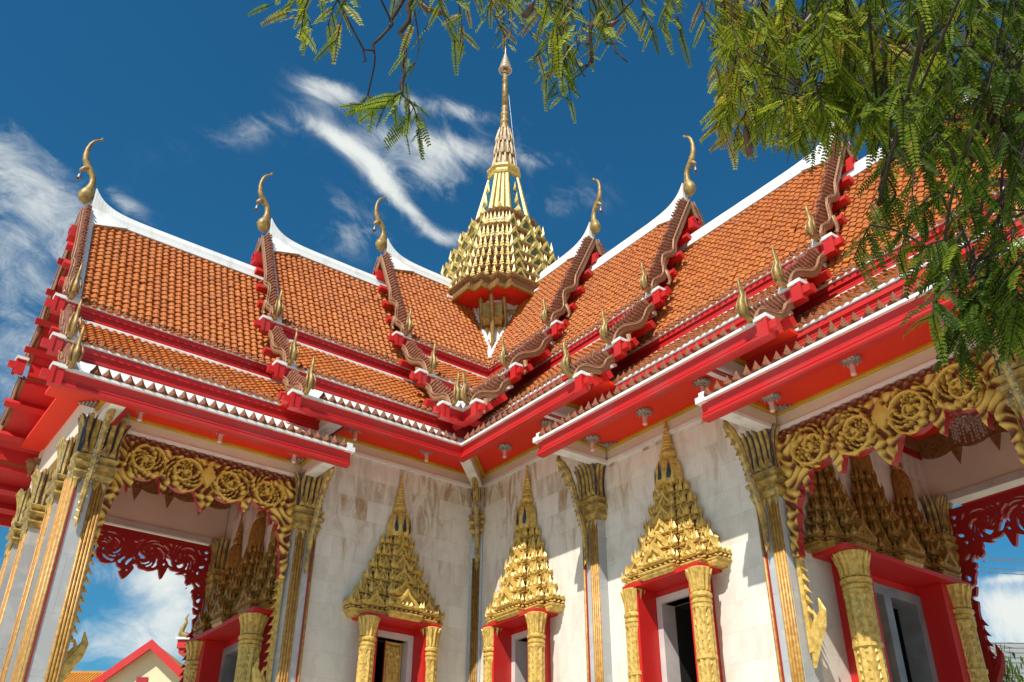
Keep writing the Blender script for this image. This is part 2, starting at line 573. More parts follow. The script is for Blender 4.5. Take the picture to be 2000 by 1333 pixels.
# ------------------------------------------------------------------ ground
mb = MB()
mb.box(-400, 400, -400, 400, GZ - 0.4, GZ)
g = mb.build('ground', mat('plaza paving', (0.66, 0.59, 0.48), 0.8, 0, (0.56, 0.49, 0.39), 0.6, 8))
g['kind'] = 'structure'

# ------------------------------------------------------------------ the temple
temple = thing('temple', 'white marble temple hall with stepped orange tiled roofs, red eaves and a tall gilded spire', 'temple', (RV, RV, GZ))

T1, T2, T3 = -0.5, 0.4, 1.156
#         h      ridge   z1    z2    z3    gable  inner end
TIERS = {'A': (6.60, 11.33, 8.77, 7.60, 6.69, 1.55, None),
         'B': (6.00, 10.66, 8.15, 6.90, 6.09, 4.00, None),
         'C': (5.38, 9.83, 7.34, 6.25, 5.47, 7.00, 3.00),
         'D': (4.773, 9.20, 6.70, 5.66, 4.86, 10.0, 5.94)}
PITCH_U, ROWL = 0.110, 0.118


def tile_slope(mb, ta, za, tb, zb, u0, u1):
    """rows of barrel tiles from (ta, za) down to (tb, zb); u0 None: cut along the valley u = t"""
    L = math.hypot(tb - ta, zb - za)
    d = np.array([0, (tb - ta) / L, (zb - za) / L])
    nr = np.array([0, -d[2], d[1]])
    lo = (ta if u0 is None else u0)
    ncol = int((u1 - lo) / PITCH_U)
    p = (u1 - lo) / ncol
    nrow = max(2, int(round(L / ROWL)))
    rl = L / nrow
    xq = np.array([-.5, -.3, -.1, .1, .3, .5])
    xs = xq * p
    hump = .019 + .019 * np.cos(2 * np.pi * (xq + .22))
    tp = np.stack([cols(xs, np.full(6, 0.0), hump),
                   cols(xs, 1.13 + .10 * np.cos(2 * np.pi * (xq + .22)), hump + 0.024),
                   cols(xs * 0.99, 1.10 + .10 * np.cos(2 * np.pi * (xq + .22)), hump * 0.35 + 0.002)]).reshape(-1, 3)
    faces = [(k, 6 + k, 7 + k, 1 + k) for k in range(5)] + [(6 + k, 12 + k, 13 + k, 7 + k) for k in range(5)]
    for i in range(ncol):
        uc = lo + (i + .5) * p
        send = L
        if u0 is None and uc < tb:
            send = L * (uc - ta) / (tb - ta)
        for j in range(nrow):
            s0 = j * rl
            if s0 + rl * 0.6 > send:
                break
            du, ds, dn = rng.normal(0, .003), rng.normal(0, .005), rng.normal(0, .003)
            if rng.uniform() < .012:
                du, ds, dn = rng.normal(0, .012), rng.uniform(.0, .035), .008
            q = cols(uc + du + tp[:, 0], s0 + ds + tp[:, 1] * rl, tp[:, 2] + dn)
            pts = np.array([0, ta, za]) + np.outer(q[:, 0], [1, 0, 0]) + np.outer(q[:, 1], d) + np.outer(q[:, 2], nr)
            mb.add(pts, faces, 0, float(np.clip(rng.normal(.42 + .12 * (j / nrow - .5), .11), 0, 1)))
    return p, ncol, lo


def slab(mb, ta, za, tb, zb, u0, u1, th=0.05, m=0):
    a0, b0 = (ta, tb) if u0 is None else (u0, u0)
    mb.hexa([(a0, ta, za - th), (u1, ta, za - th), (u1, tb, zb - th), (b0, tb, zb - th),
             (a0, ta, za - .004), (u1, ta, za - .004), (u1, tb, zb - .004), (b0, tb, zb - .004)], m)


def mirror_v(t):
    return 2 * RV - t


def extr(mb, prof, u0, u1, m=0):
    """closed profile (t, z) run along u; u0 None: mitred on the valley u = t"""
    n = len(prof)
    a = [((t if u0 is None else u0), t, z) for t, z in prof]
    b = [(u1, t, z) for t, z in prof]
    mb.add(a + b, [tuple(range(n))[::-1], tuple(range(n, 2 * n))] + [(i, (i + 1) % n, n + (i + 1) % n, n + i) for i in range(n)], m)


def antefix_row(mb, t, z, u0, u1, p, w, h):
    u0 = min(u0, u1 - p)
    n = int((u1 - u0) / p + .01)
    for i in range(n):
        u = u0 + (i + .5) * (u1 - u0) / n + rng.normal(0, .004)
        k = 1 + rng.normal(0, .05)
        mb.leaf((u, t, z), w, h * k, (0, .97, .1), (1, 0, 0), (rng.normal(0, .04), -.12, 1), .32)
        mb.leaf((u, t + w * .2, z + .01), w * .45, h * .5, (0, .97, .1), (1, 0, 0), (0, -.12, 1), .5)


CHOFA = [(-.11, .0, .03), (-.09, .07, .09), (-.085, .15, .125), (-.10, .22, .115), (-.12, .31, .08), (-.13, .41, .058), (-.122, .52, .052), (-.095, .60, .052),
         (-.03, .68, .06), (.03, .76, .058), (.07, .85, .052), (.09, .96, .046), (.09, 1.08, .038), (.07, 1.2, .030), (.03, 1.29, .024),
         (-.03, 1.345, .019), (-.065, 1.37, .019), (-.085, 1.40, .028), (-.10, 1.41, .012)]


def barge_segment(F, g, p0, p1, parent, wave=True, whitestrip=False):
    """bargeboard down one roof slope from p0 to p1 in the plane u = g"""
    g = g - .19
    p0, p1 = np.array(p0), np.array(p1)
    L = np.linalg.norm(p1 - p0)
    d = (p1 - p0) / L
    n = np.array([-d[1], d[0]])

    def P(s_, q, u):
        return (u, *(p0 + d * s_ + n * q))
    mb = MB(F)
    mb.prism([(0, -.07), (L, -.07), (L, .13), (0, .13)], lambda a, b, c: P(a, b, c), g - .025, g + .02, 0)
    # feather-like ribs slanting down the board
    k = max(5, int(L / .088))
    for i in range(k):
        a = (i + .1) * L / k
        w = L / k
        hh = .175 + .012 * math.sin(i * 1.7)
        for du in (g + .026, g - .03):
            mb.tube([P(a, .0, du), P(a + w * .7, .07, du), P(a + w * 1.5, hh, du)], [.016, .022, .014], 5, 1)
        mb.leaf(P(a + w * .9, .115, g), w * .95, .085, (1, 0, 0), (0, d[0], d[1]), (0, n[0] * .9 + d[0] * .4, n[1] * .9 + d[1] * .4), .35, 1)
    mb.build('bargeboard', [M['barge'], M['rib']], parent)
    # serpent body: straight at first, then two waves
    mb = MB(F)
    path, rad = [], []
    for i in range(25):
        s_ = L * i / 24
        x = s_ / L
        if L > 1.5:
            if x < .48:
                q = -.03
            else:
                y = (x - .48) / .52
                q = -.02 - .08 * math.sin(y * 4 * math.pi) * (1 - .3 * y)
        else:
            q = -.02 - .07 * math.sin(max(0, x - .15) / .85 * 2 * math.pi)
        path.append(P(s_, q, g + .045))
        rad.append(.058 if x < .85 else .058 + .04 * (x - .85))
    mb.tube(path, rad, 8, 0, ((1, 0, 0), .45))
    mb.tube([(a[0] + .035, a[1] + n[0] * .055, a[2] + n[1] * .055) for a in path], .009, 4, 1)
    # drooping tail under the last wave
    if L > .7:
        s_ = L * .8
        mb.tube([P(s_ - .1, -.06, g + .05), P(s_, -.20, g + .05), P(s_ + .10, -.22, g + .05), P(s_ + .12, -.17, g + .05)], [.05, .04, .025, .01], 5, 0)
    mb.build('naga_body', [M['barge'], M['rib']], parent, smooth=True)
    # upturned naga head at the foot
    mb = MB(F)
    a = p1
    hh = .60
    path = [(g, a[0] - .08, a[1] + .03), (g, a[0] + .06, a[1] + .02), (g, a[0] + .15, a[1] + .10), (g, a[0] + .155, a[1] + .24), (g, a[0] + .115, a[1] + .36), (g, a[0] + .14, a[1] + .48), (g, a[0] + .155, a[1] + .60), (g, a[0] + .125, a[1] + .70)]
    path = [(x, a[0] + (y - a[0]) * .95, a[1] + (z - a[1]) * .80) for x, y, z in path]
    mb.tube(path, [.03, .05, .054, .049, .040, .032, .024, .007], 7, 0, ((1, 0, 0), .7))
    for q, (oy, oz, hgt) in enumerate([(.07, .10, .22), (.02, .05, .17), (.10, .18, .22)]):
        mb.tube([(g, a[0] + oy + .05, a[1] + oz), (g, a[0] + oy - .03, a[1] + oz + hgt * .5), (g, a[0] + oy - .01, a[1] + oz + hgt)], [.026, .024, .006], 5, 0)
    for sgn in (-1, 1):
        mb.tube([(g + sgn * .05, a[0] + .13, a[1] + .04), (g + sgn * .065, a[0] + .16, a[1] + .18), (g + sgn * .04, a[0] + .11, a[1] + .34)], [.016, .018, .006], 4, 0)
    mb.build('naga_finial', M['oldgold'], parent, smooth=True)


def roof_tier(F, key, far_tiles=False):
    h, zr, z1, z2, z3, g, s0 = TIERS[key]
    mitre = s0 is None
    us = None if mitre else s0
    # near slopes ------------------------------------------------ tiles
    mb = MB(F)
    ta, za = -1.57, zr - .27
    s2a = (T1 + .02, z1 - .285)
    up1 = g - .25
    us1 = None if mitre else max(s0, 0) - .05
    pA = tile_slope(mb, ta, za, T1, z1 + .01, us1, up1 - .08)
    roof = mb.build('tiled_roof', M['tile'], temple, smooth=False, attr='rnd')
    mb = MB(F)
    pB = tile_slope(mb, *s2a, T2, z2 + .01, us1, up1 - .08)
    mb.build('lower_tiled_slope', M['tile'], roof, smooth=False, attr='rnd')
    # boards beneath
    mb = MB(F)
    gb = g - .215
    slab(mb, RV, zr - .12 - .02, T1, z1 - .02, us1, gb, .07)
    slab(mb, T1 - .02, z1 - .30, T2, z2 - .02, us1, gb, .07)
    # far slopes
    fu = -1.6 if mitre else s0
    for (a, za_, b, zb_) in ((RV, zr - .14, T1, z1), (T1 - .02, z1 - .27, T2, z2), (T2 - .02, z2 - .27, T3, z3)):
        v0, v1 = mirror_v(a), mirror_v(b)
        mb.hexa([(fu, v1, zb_ - .07), (gb, v1, zb_ - .07), (gb, v0, za_ - .07), (fu, v0, za_ - .07),
                 (fu, v1, zb_), (gb, v1, zb_), (gb, v0, za_), (fu, v0, za_)], 0)
        mb.hexa([(fu, v1, zb_ - .22), (gb, v1, zb_ - .22), (gb, v1 + .06, zb_ - .22), (fu, v1 + .06, zb_ - .22),
                 (fu, v1 - .004, zb_ - .004), (gb, v1 - .004, zb_ - .004), (gb, v1 + .06, zb_ - .004), (fu, v1 + .06, zb_ - .004)], 0)
    mb.build('roof_boarding', M['red'], roof)
    mb = MB(F)
    for (a, za_, b, zb_) in ((RV, zr - .14, T1, z1), (T1 - .02, z1 - .27, T2, z2), (T2 - .02, z2 - .27, T3, z3)):
        v0, v1 = mirror_v(a), mirror_v(b)
        mb.hexa([(fu, v1 - .02, zb_ + .004), (gb, v1 - .02, zb_ + .004), (gb, v0, za_ + .004), (fu, v0, za_ + .004),
                 (fu, v1 - .02, zb_ + .05), (gb, v1 - .02, zb_ + .05), (gb, v0, za_ + .05), (fu, v0, za_ + .05)], 0)
    mb.build('far_slope', M['tile'], roof, attr='rnd')
    # fascias
    for i, (t, z) in enumerate(((T1, z1), (T2, z2), (T3, z3))):
        mb = MB(F)
        u_in = (None if mitre else s0 - (.0 if i < 2 else 0))
        red = [(t - .12, z - .21), (t - .03, z - .21), (t - .005, z - .195), (t - .005, z - .165), (t - .035, z - .155), (t - .02, z - .145), (t - .02, z - .125), (t - .04, z - .11), (t - .022, z - .010), (t - .12, z - .010)]
        extr(mb, red, u_in, g - .07, 0)
        wt = .028 if i == 2 else .020
        extr(mb, [(t - .14, z - .007), (t + .022, z - .007), (t + .022, z + wt), (t - .14, z + wt)], u_in, g - .06, 1)
        mb.build('fascia', [M['red'], M['white']], roof)
    # white strip at the head of the second slope, white plaster on the third
    mb = MB(F)
    extr(mb, [(T1 - .14, z1 - .30), (T1 + .05, z1 - .30), (T1 + .05, z1 - .25), (T1 + .02, z1 - .225), (T1 - .14, z1 - .225)], us, g - .24)
    mb.build('white_flashing', M['white'], roof)
    mb = MB(F)
    a0 = (T2 - .14, z2 - .26)
    extr(mb, [a0, (T2 - .02, z2 - .33), (T3 - .14, z3 - .02), (T3 - .10, z3 + .06), (T2 + .0, z2 - .225), (T2 - .14, z2 - .225)], us, g - .26)
    extr(mb, [(T3 - .14, z3 + .04), (T3 - .04, z3 + .045), (T3 - .045, z3 + .05), (T3 - .14, z3 + .052)], us, g - .35)
    mb.build('eave_flashing', M['white'], roof)
    # rows of pointed antefixes
    ulo = (lambda t: t + .06) if mitre else (lambda t: s0 + .05)
    for t, z, p, w, hh in ((T1, z1, .110, .10, .13), (T2, z2, .110, .10, .13), (T3, z3, .134, .138, .165)):
        mb = MB(F)
        antefix_row(mb, t + (.012 if t != T3 else -.005), z + (.022 if t != T3 else .028), ulo(t), g - (.34 if t != T3 else .42), p, w, hh)
        mb.build('antefix_row', M['antefix'], roof)
    # ridge cap, swept up to the gable
    mb = MB(F)
    ru = -1.64 if mitre else s0
    us_ = np.concatenate([np.linspace(ru, g - 1.2, 6), np.linspace(g - 1.1, g - .24, 16)])
    R = []
    for u in us_:
        up = .70 * math.exp(-(g - .1 - u) / .21)
        zt = zr + up
        zb = zr - .27
        R.append([(u, RV - .13, zb), (u, RV + .13, zb), (u, RV + .12, zb + .06), (u, RV + .085, zb + .07), (u, RV + .08, zr - .1), (u, RV + .045, zt), (u, RV - .045, zt), (u, RV - .08, zr - .1), (u, RV - .085, zb + .07), (u, RV - .12, zb + .06)])
    mb.rings(R)
    # white corner of plaster below the swept end
    mb.prism([(g - .85, zr - .27), (g - .24, zr - .52), (g - .22, zr - .05), (g - .5, zr - .1)], lambda a, b, c: (a, c + (zr - .2 - b) * .42, b), RV + .05, RV + .13)
    mb.build('ridge_cap', M['white'], roof)
    # verge: white or pale strip beside the bargeboard
    mb = MB(F)
    for (a, za_, b, zb_) in ((ta, za, T1, z1), (*s2a, T2, z2)):
        mb.hexa([(g - .33, a, za_), (g - .215, a, za_), (g - .215, b, zb_), (g - .33, b, zb_),
                 (g - .33, a, za_ + .07), (g - .215, a, za_ + .10), (g - .215, b, zb_ + .10), (g - .33, b, zb_ + .07)])
    mb.build('verge_strip', M['white'], roof)
    # tympanum
    mb = MB(F)
    tp = g - 1.0
    half = [(T3 - .25, z3 - .12), (T2 - .02, z2 - .30), (T1 - .02, z1 - .30), (RV, zr - .24)]
    poly = half + [(mirror_v(a), b) for a, b in half[-2::-1]]
    mb.prism(poly, lambda a, b, c: (c, a, b), tp - .05, tp + .01)
    mb.build('tympanum', M['darkred'], roof)
    # bargeboards, both slopes
    segs = [((RV + .03, zr - .12), (T1, z1 + .03)), ((T1 + .05, z1 - .24), (T2, z2 + .03)), ((T2 + .05, z2 - .24), (T3, z3 + .03))]
    for sgm in segs:
        barge_segment(F, g, *sgm, roof)
    Fm = F.sub(lambda p: cols(p[:, 0], 2 * RV - p[:, 1], p[:, 2]), True)
    for sgm in segs:
        barge_segment(Fm, g, *sgm, roof)
    # foot blocks and purlins
    for FF, far in ((F, False), (Fm, True)):
        for t, z in ((T1, z1), (T2, z2), (T3, z3)):
            mb = MB(FF)
            mb.box(g - .14, g - .0, t - .10, t + .02, z - .22, z - .004, 0)
            mb.box(g - .16, g + .015, t - .12, t + .036, z, z + .045, 1)
            mb.box(g + .0, g + .10, t - .085, t - .005, z - .15, z - .055, 0)
            mb.box(g - .035, g + .012, t + .02, t + .034, z - .235, z - .0045, 0)
            mb.build('foot_block', [M['red'], M['white']], roof)
        for (p0, p1), fr in zip(segs, ((.16, .36, .56, .75, .93), (.32, .78), (.4, .8))):
            p0_, p1_ = np.array(p0), np.array(p1)
            d = (p1_ - p0_) / np.linalg.norm(p1_ - p0_)
            n = np.array([-d[1], d[0]])
            for x in fr:
                c = p0_ + (p1_ - p0_) * x - n * .19
                mb = MB(FF)
                mb.prism([tuple(c + d * a + n * b) for a, b in ((-.05, -.055), (.05, -.055), (.05, .055), (-.05, .055))], lambda a, b, q: (q, a, b), g - 1.0, g - .04)
                mb.build('purlin', M['red'], roof)
        # purlin at the apex
    mb = MB(F)
    mb.box(g - 1.0, g - .05, RV - .11, RV + .11, zr - .74, zr - .54)
    mb.build('purlin', M['red'], roof)
    # chofa
    mb = MB(F)
    zc = zr
    path = [(g - .03 + a, RV, zc + b) for a, b, c in CHOFA]
    mb.tube(path, [c for a, b, c in CHOFA], 8, 0, ((0, 1, 0), .8))
    mb.tube([(g - .05, RV, zc + .70), (g + .02, RV, zc + .67), (g + .07, RV, zc + .615), (g + .085, RV, zc + .585)], [.05, .05, .03, .008], 6, 0)
    mb.tube([(g - .03, RV, zc + .80), (g + .025, RV, zc + .80), (g + .045, RV, zc + .79)], [.05, .035, .006], 5, 0)
    mb.build('chofa', M['oldgold'], roof, smooth=True)
    return roof


for k in 'ABC':
    roof_tier(FL, k)
for k in 'ABCD':
    roof_tier(FR, k)


def bell(F, key, label):
    h, zr, z1, z2, z3, g, s0 = TIERS[key]
    p = F.fn(np.array([[g + .06, RV, zr + .56]]))[0]
    t = thing('bell', label, 'bell', tuple(p), 'bells hanging from the roof horns')
    mb = MB()
    x, y, z = p
    mb.lathe([(.003, z - .02), (.022, z - .03), (.030, z - .06), (.034, z - .10), (.046, z - .125), (.040, z - .128), (.028, z - .10), (.01, z - .05)], x, y, 10)
    mb.build('bell_cup', M['bronze'], t, smooth=True)
    mb = MB()
    mb.tube([(x, y, z + .03), (x, y, z - .03)], .005, 4)
    mb.build('hanger', M['bronze'], t)


bell(FL, 'C', 'small bronze bell hanging from the roof horn of the lowest, outermost left gable')
bell(FL, 'B', 'small bronze bell hanging from the middle roof horn of the left wing')
bell(FL, 'A', 'small bronze bell hanging from the left-wing roof horn nearest the spire')
bell(FR, 'A', 'small bronze bell hanging from the right-wing roof horn nearest the spire')
bell(FR, 'B', 'small bronze bell hanging from the second right-wing roof horn beside the spire')
bell(FR, 'C', 'small bronze bell on the right-wing roof horn hidden among the leaves')

# ------------------------------------------------------------------ valley gutters and the white infill below the spire
mb = MB()
for k in 'AB':
    h, zr, z1, z2, z3, g, s0 = TIERS[k]
    for (a, za_, b, zb_) in ((-1.57, zr - .27, T1, z1), (T1 + .04, z1 - .33, T2, z2)):
        w = .075
        P_ = [(a - w, a + w, za_ + .09), (a, a, za_ + .03), (a + w, a - w, za_ + .09)]
        Q_ = [(b - w * 2, b + w * 2, zb_ + .07), (b, b, zb_ + .03), (b + w * 2, b - w * 2, zb_ + .07)]
        mb.add(P_ + Q_ + [(x, y, z - .06) for x, y, z in P_ + Q_],
               [(0, 3, 4, 1), (1, 4, 5, 2), (6, 7, 10, 9), (7, 8, 11, 10), (0, 1, 7, 6), (1, 2, 8, 7), (3, 9, 10, 4), (4, 10, 11, 5), (0, 6, 9, 3), (2, 5, 11, 8)])
mb.build('valley_gutter', M['white'], temple)

# ------------------------------------------------------------------ spire over the crossing


def redent(a, st=((1, .6), (.9, .6), (.9, .75), (.75, .75), (.75, .9), (.6, .9), (.6, 1))):
    q = [(x * a, y * a) for x, y in st]
    out = []
    for k in range(4):
        c, s_ = [(1, 0), (0, 1), (-1, 0), (0, -1)][k]
        out += [(x * c - y * s_, x * s_ + y * c) for x, y in q]
    return out


def ring_at(poly, k, z):
    return [(RV + x * k, RV + y * k, z) for x, y in poly]


def outline_points(poly, spacing):
    """points along the closed outline with outward normals"""
    out = []
    n = len(poly)
    for i in range(n):
        a, b = np.array(poly[i]), np.array(poly[(i + 1) % n])
        L = np.linalg.norm(b - a)
        t = (b - a) / L
        nr = np.array([t[1], -t[0]])
        m = max(1, int(round(L / spacing)))
        for j in range(m):
            out.append((a + (b - a) * (j + .5) / m, t, nr, L / m))
    return out


def gablet(mb, o, w, h, nr, t, z, m_frame=0, m_in=1):
    """pointed gable: raised ogee frame round a recessed panel"""
    o = np.array([o[0], o[1], z]); nr = np.array([nr[0], nr[1], 0.0]); t = np.array([t[0], t[1], 0.0]); up = np.array([0, 0, 1.0])
    out = [(-.5, 0), (-.52, .2), (-.34, .48), (-.14, .72), (0, 1.12), (.14, .72), (.34, .48), (.52, .2), (.5, 0)]
    inn = [(-.32, .06), (-.33, .2), (-.2, .42), (-.08, .58), (0, .74), (.08, .58), (.2, .42), (.33, .2), (.32, .06)]
    n = len(out)
    fd, bd = .06 * w + .02, -.10
    v = [o + t * (p * w) + up * (q * h) + nr * fd for p, q in out]
    v += [o + t * (p * w) + up * (q * h) + nr * fd for p, q in inn]
    v += [o + t * (p * w) + up * (q * h) + nr * (fd - .035) for p, q in inn]
    v += [o + t * (p * w) + up * (q * h) + nr * bd for p, q in out]
    f = []
    for i in range(n):
        j = (i + 1) % n
        f += [(i, j, n + j, n + i), (n + i, n + j, 2 * n + j, 2 * n + i), (j, i, 3 * n + i, 3 * n + j)]
    f = [q[::-1] for q in f] if np.dot(np.cross(t, up), nr) < 0 else f
    inner = tuple(range(2 * n, 3 * n))
    back = tuple(range(3 * n, 4 * n))[::-1]
    mb.add(v, f + [back], m_frame)
    base = len(v)
    mb.add([v[i] for i in inner], [tuple(range(n))[::-1] if np.dot(np.cross(t, up), nr) > 0 else tuple(range(n))], m_in)


# cornice: soffit, corbelled brown bands
mb = MB()
PO = redent(1.0)
Z0 = 10.60
spire_base = [(1.47, Z0), (1.53, Z0 + .01), (1.53, Z0 + .035), (1.49, Z0 + .05), (1.49, Z0 + .19), (1.53, Z0 + .205), (1.56, Z0 + .25), (1.56, Z0 + .29), (1.48, Z0 + .30), (1.3, Z0 + .30)]
mb.rings([ring_at(PO, k, z) for k, z in spire_base], 0, cap0=False)
spire = mb.build('spire_cornice', M['brownfrieze'], temple)
mb = MB()
mb.rings([ring_at(PO, 1.475, Z0 + .004), ring_at(PO, 1.475, Z0 + .03)])
mb.build('soffit', M['redsoffit'], spire)
mb = MB()
mb.rings([ring_at(PO, k, z) for k, z in ((1.46, Z0 + .0), (1.47, Z0 - .03), (1.53, Z0 - .03), (1.54, Z0 + .006))], 0, cap0=False, cap1=False)
mb.build('gold_moulding', M['bracketgold'], spire)
# panel grooves on the cornice
mb = MB()
for p, t, nr, L in outline_points([(x * 1.49, y * 1.49) for x, y in PO], 1.0):
    for s_ in (-1, 1):
        c = p + t * s_ * L * .42 + nr * .004
        mb.add([(RV + c[0] + t[0] * d + nr[0] * e, RV + c[1] + t[1] * d + nr[1] * e, z) for z in (Z0 + .065, Z0 + .175) for d, e in ((-.006, 0), (.006, 0), (.006, .01), (-.006, .01))],
               [(3, 2, 6, 7), (0, 1, 2, 3), (4, 7, 6, 5), (0, 3, 7, 4), (1, 5, 6, 2)])
mb.build('panel_beading', M['bracketgold'], spire)

TZ = [10.90, 11.20, 11.54, 11.84, 12.25, 12.76, 13.40]
TK = [1.50, 1.40, 1.29, 1.19, 1.05, .88, .66]
spire_tiers = None
for i in range(6):
    k0, k1, z0, z1_ = TK[i], TK[i + 1], TZ[i], TZ[i + 1]
    hgt = min(z1_ - z0, .40)
    mb = MB()
    # white / red drum between the cornices
    mb.rings([ring_at(PO, k0 - .16, z0 - .1), ring_at(PO, k1 - .10, z1_ - .13)], 2, cap0=False)
    prof = [(k1 - .13, z1_ - .17), (k1 - .03, z1_ - .155), (k1 - .03, z1_ - .115), (k1 - .06, z1_ - .10), (k1 + .01, z1_ - .07), (k1 + .02, z1_ - .01), (k1 - .06, z1_), (k1 - .2, z1_ + .005)]
    mb.rings([ring_at(PO, k, z) for k, z in prof], 0)
    spire_tiers = mb.build('spire_tier', [M['brownfrieze'], M['palegold'], M['white'] if i > 1 else M['redsoffit'], M['red']], spire)
    # red niches in the drum
    mb = MB()
    for p, t, nr, L in outline_points([(x * (k0 + k1 - .26) / 2, y * (k0 + k1 - .26) / 2) for x, y in PO], .42):
        if L > .2:
            zc, w_ = z0 + (z1_ - z0 - .15) * .5, .09
            hh_ = (z1_ - z0 - .15) * .33
            mb.hexa([(RV + p[0] + t[0] * d + nr[0] * e, RV + p[1] + t[1] * d + nr[1] * e, z) for z in (zc - hh_, zc + hh_) for d, e in ((-w_, -.05), (w_, -.05), (w_, .022), (-w_, .022))])
    mb.build('red_niche', M['red'], spire_tiers)
    mb = MB()
    pk = [(x * (k0 - .035), y * (k0 - .035)) for x, y in PO]
    n = len(pk)
    for e in range(n):
        a, b = np.array(pk[e]), np.array(pk[(e + 1) % n])
        L = np.linalg.norm(b - a); t = (b - a) / L; nr = np.array([t[1], -t[0]])
        long_ = L > .5 * k0
        c = (a + b) / 2
        if long_:
            w = min(.46, L * .40)
            gablet(mb, c + RV, w, hgt * 1.0, nr, t, z0, 0, 1)
            for s_ in (-1, 1):
                mb.leaf((*(c + RV + t * s_ * L * .46 + nr * .02), z0), .10, hgt * .9, (*nr, 0), (*t, 0), (0, 0, 1), .5)
                mb.leaf((*(c + RV + t * s_ * w * .52 + nr * .03), z0), .08, hgt * .55, (*nr, 0), (*t, 0), (0, 0, 1), .5)
                mb.leaf((*(c + RV + t * s_ * w * .22 + nr * .05), z0 + hgt * .55), .05, hgt * .5, (*nr, 0), (*t, 0), (s_ * .3, s_ * .0, 1), .5)
                gablet(mb, c + RV + t * s_ * L * .36, w * .62, hgt * .75, nr, t, z0, 0, 1)
                mb.leaf((*(c + RV + t * s_ * L * .22), z0), .07, hgt * .6, (*nr, 0), (*t, 0), (0, 0, 1), .5)
        else:
            # corner statues: stacked little figures
            o = c + RV
            for q, (w, hh, zz) in enumerate(((.15, .16, 0), (.12, .16, .07), (.08, .20, .14))):
                mb.leaf((o[0], o[1], z0 + zz * hgt / .38), w * (.62 + .3 * k0), hh * hgt / .36, (*nr, 0), (*t, 0), (0, 0, 1), .45)
    mb.build('gablet_row', [M['palegold'], M['greenglass']], spire_tiers)

# bell: fluted square section with blue glass faces
mb = MB()
bz = [(.58, 13.42), (.53, 13.70), (.455, 14.10), (.39, 14.48), (.345, 14.72), (.26, 14.78)]
OCT = [(math.cos(a), math.sin(a)) for a in [math.radians(22.5 + 45 * q) for q in range(8)]]
mb.rings([[(RV + x * k * 1.05, RV + y * k * 1.05, z) for x, y in OCT] for k, z in bz], 0)
bellp = mb.build('spire_bell', M['blueglass'], spire)
mb = MB()
for q in range(8):
    a = math.radians(45 * q)
    rad = lambda k: k * .985
    t = np.array([-math.sin(a), math.cos(a)])
    big = q % 2 == 1
    for off in ((-.35, -.12, .12, .35) if big else (-.42, .42)):
        mb.tube([(RV + math.cos(a) * k * .99 + t[0] * off * k, RV + math.sin(a) * k * .99 + t[1] * off * k, z) for k, z in bz[:-1]], [.07, .065, .055, .048, .04] if big else .032, 5)
    c = (RV + math.cos(a) * .58, RV + math.sin(a) * .58)
    mb.leaf((*c, 13.42), .28, .3, (math.cos(a), math.sin(a), 0), (*t, 0), (0, 0, 1), .3)
    if not big:
        c2 = (RV + math.cos(a) * .51, RV + math.sin(a) * .51)
        mb.leaf((*c2, 13.75), .13, .4, (math.cos(a), math.sin(a), 0), (*t, 0), (0, 0, 1), .3)
        mb.leaf((RV + math.cos(a) * .44, RV + math.sin(a) * .44, 14.2), .09, .3, (math.cos(a), math.sin(a), 0), (*t, 0), (0, 0, 1), .3)
mb.build('gold_flutes', M['palegold'], bellp)
mb = MB()
SQ = [(1, .45), (.45, 1), (-.45, 1), (-1, .45), (-1, -.45), (-.45, -1), (.45, -1), (1, -.45)]
mb.rings([[(RV + x * k, RV + y * k, z) for x, y in SQ] for k, z in ((.26, 14.74), (.35, 14.78), (.365, 14.84), (.335, 14.88), (.335, 14.94), (.38, 14.98), (.38, 15.03), (.22, 15.05))])
for q in range(24):
    a = 2 * math.pi * q / 24
    mb.leaf((RV + .34 * math.cos(a), RV + .34 * math.sin(a), 15.02), .06, .07, (math.cos(a), math.sin(a), 0), (-math.sin(a), math.cos(a), 0), (0, 0, 1), .4)
mb.build('neck_band', M['gold'], spire)
# clustered lotus section, three tapering stages of ribs
mb = MB()
for st, (za_, zb_, ra, rb) in enumerate(((15.03, 15.52, .265, .225), (15.5, 15.95, .235, .19), (15.93, 16.40, .19, .135))):
    mb.lathe([(ra, za_), (rb * .9, zb_)], RV, RV, 12)
    for q in range(12):
        a = 2 * math.pi * q / 12 + st * .26
        mb.tube([(RV + ra * math.cos(a), RV + ra * math.sin(a), za_), (RV + ra * 1.04 * math.cos(a), RV + ra * 1.04 * math.sin(a), za_ + (zb_ - za_) * .3),
                 (RV + rb * math.cos(a), RV + rb * math.sin(a), zb_), (RV + rb * 1.13 * math.cos(a), RV + rb * 1.13 * math.sin(a), zb_ + .03)], [.035, .04, .03, .012], 5)
        a += .13
        mb.leaf((RV + ra * 1.1 * math.cos(a), RV + ra * 1.1 * math.sin(a), za_ - .01), .07, .2, (math.cos(a), math.sin(a), 0), (-math.sin(a), math.cos(a), 0), (0, 0, 1), .3)
mb.build('lotus_shaft', mat('weathered grey gold', (0.33, 0.20, 0.07), 0.55, .1, (0.42, 0.36, 0.28), 9, 6, lo=.45, hi=.7), spire, smooth=False)
mb = MB()
pf = [(.10, 16.38), (.125, 16.42), (.13, 16.50), (.10, 16.54), (.098, 16.62), (.115, 16.65), (.115, 16.72), (.09, 16.76), (.092, 16.88), (.105, 16.92), (.10, 16.99), (.075, 17.03), (.08, 17.12), (.088, 17.16), (.07, 17.22), (.060, 17.25)]
mb.lathe(pf, RV, RV, 12)
mb.build('ring_mouldings', M['oldgold'], spire, smooth=True)
mb = MB()
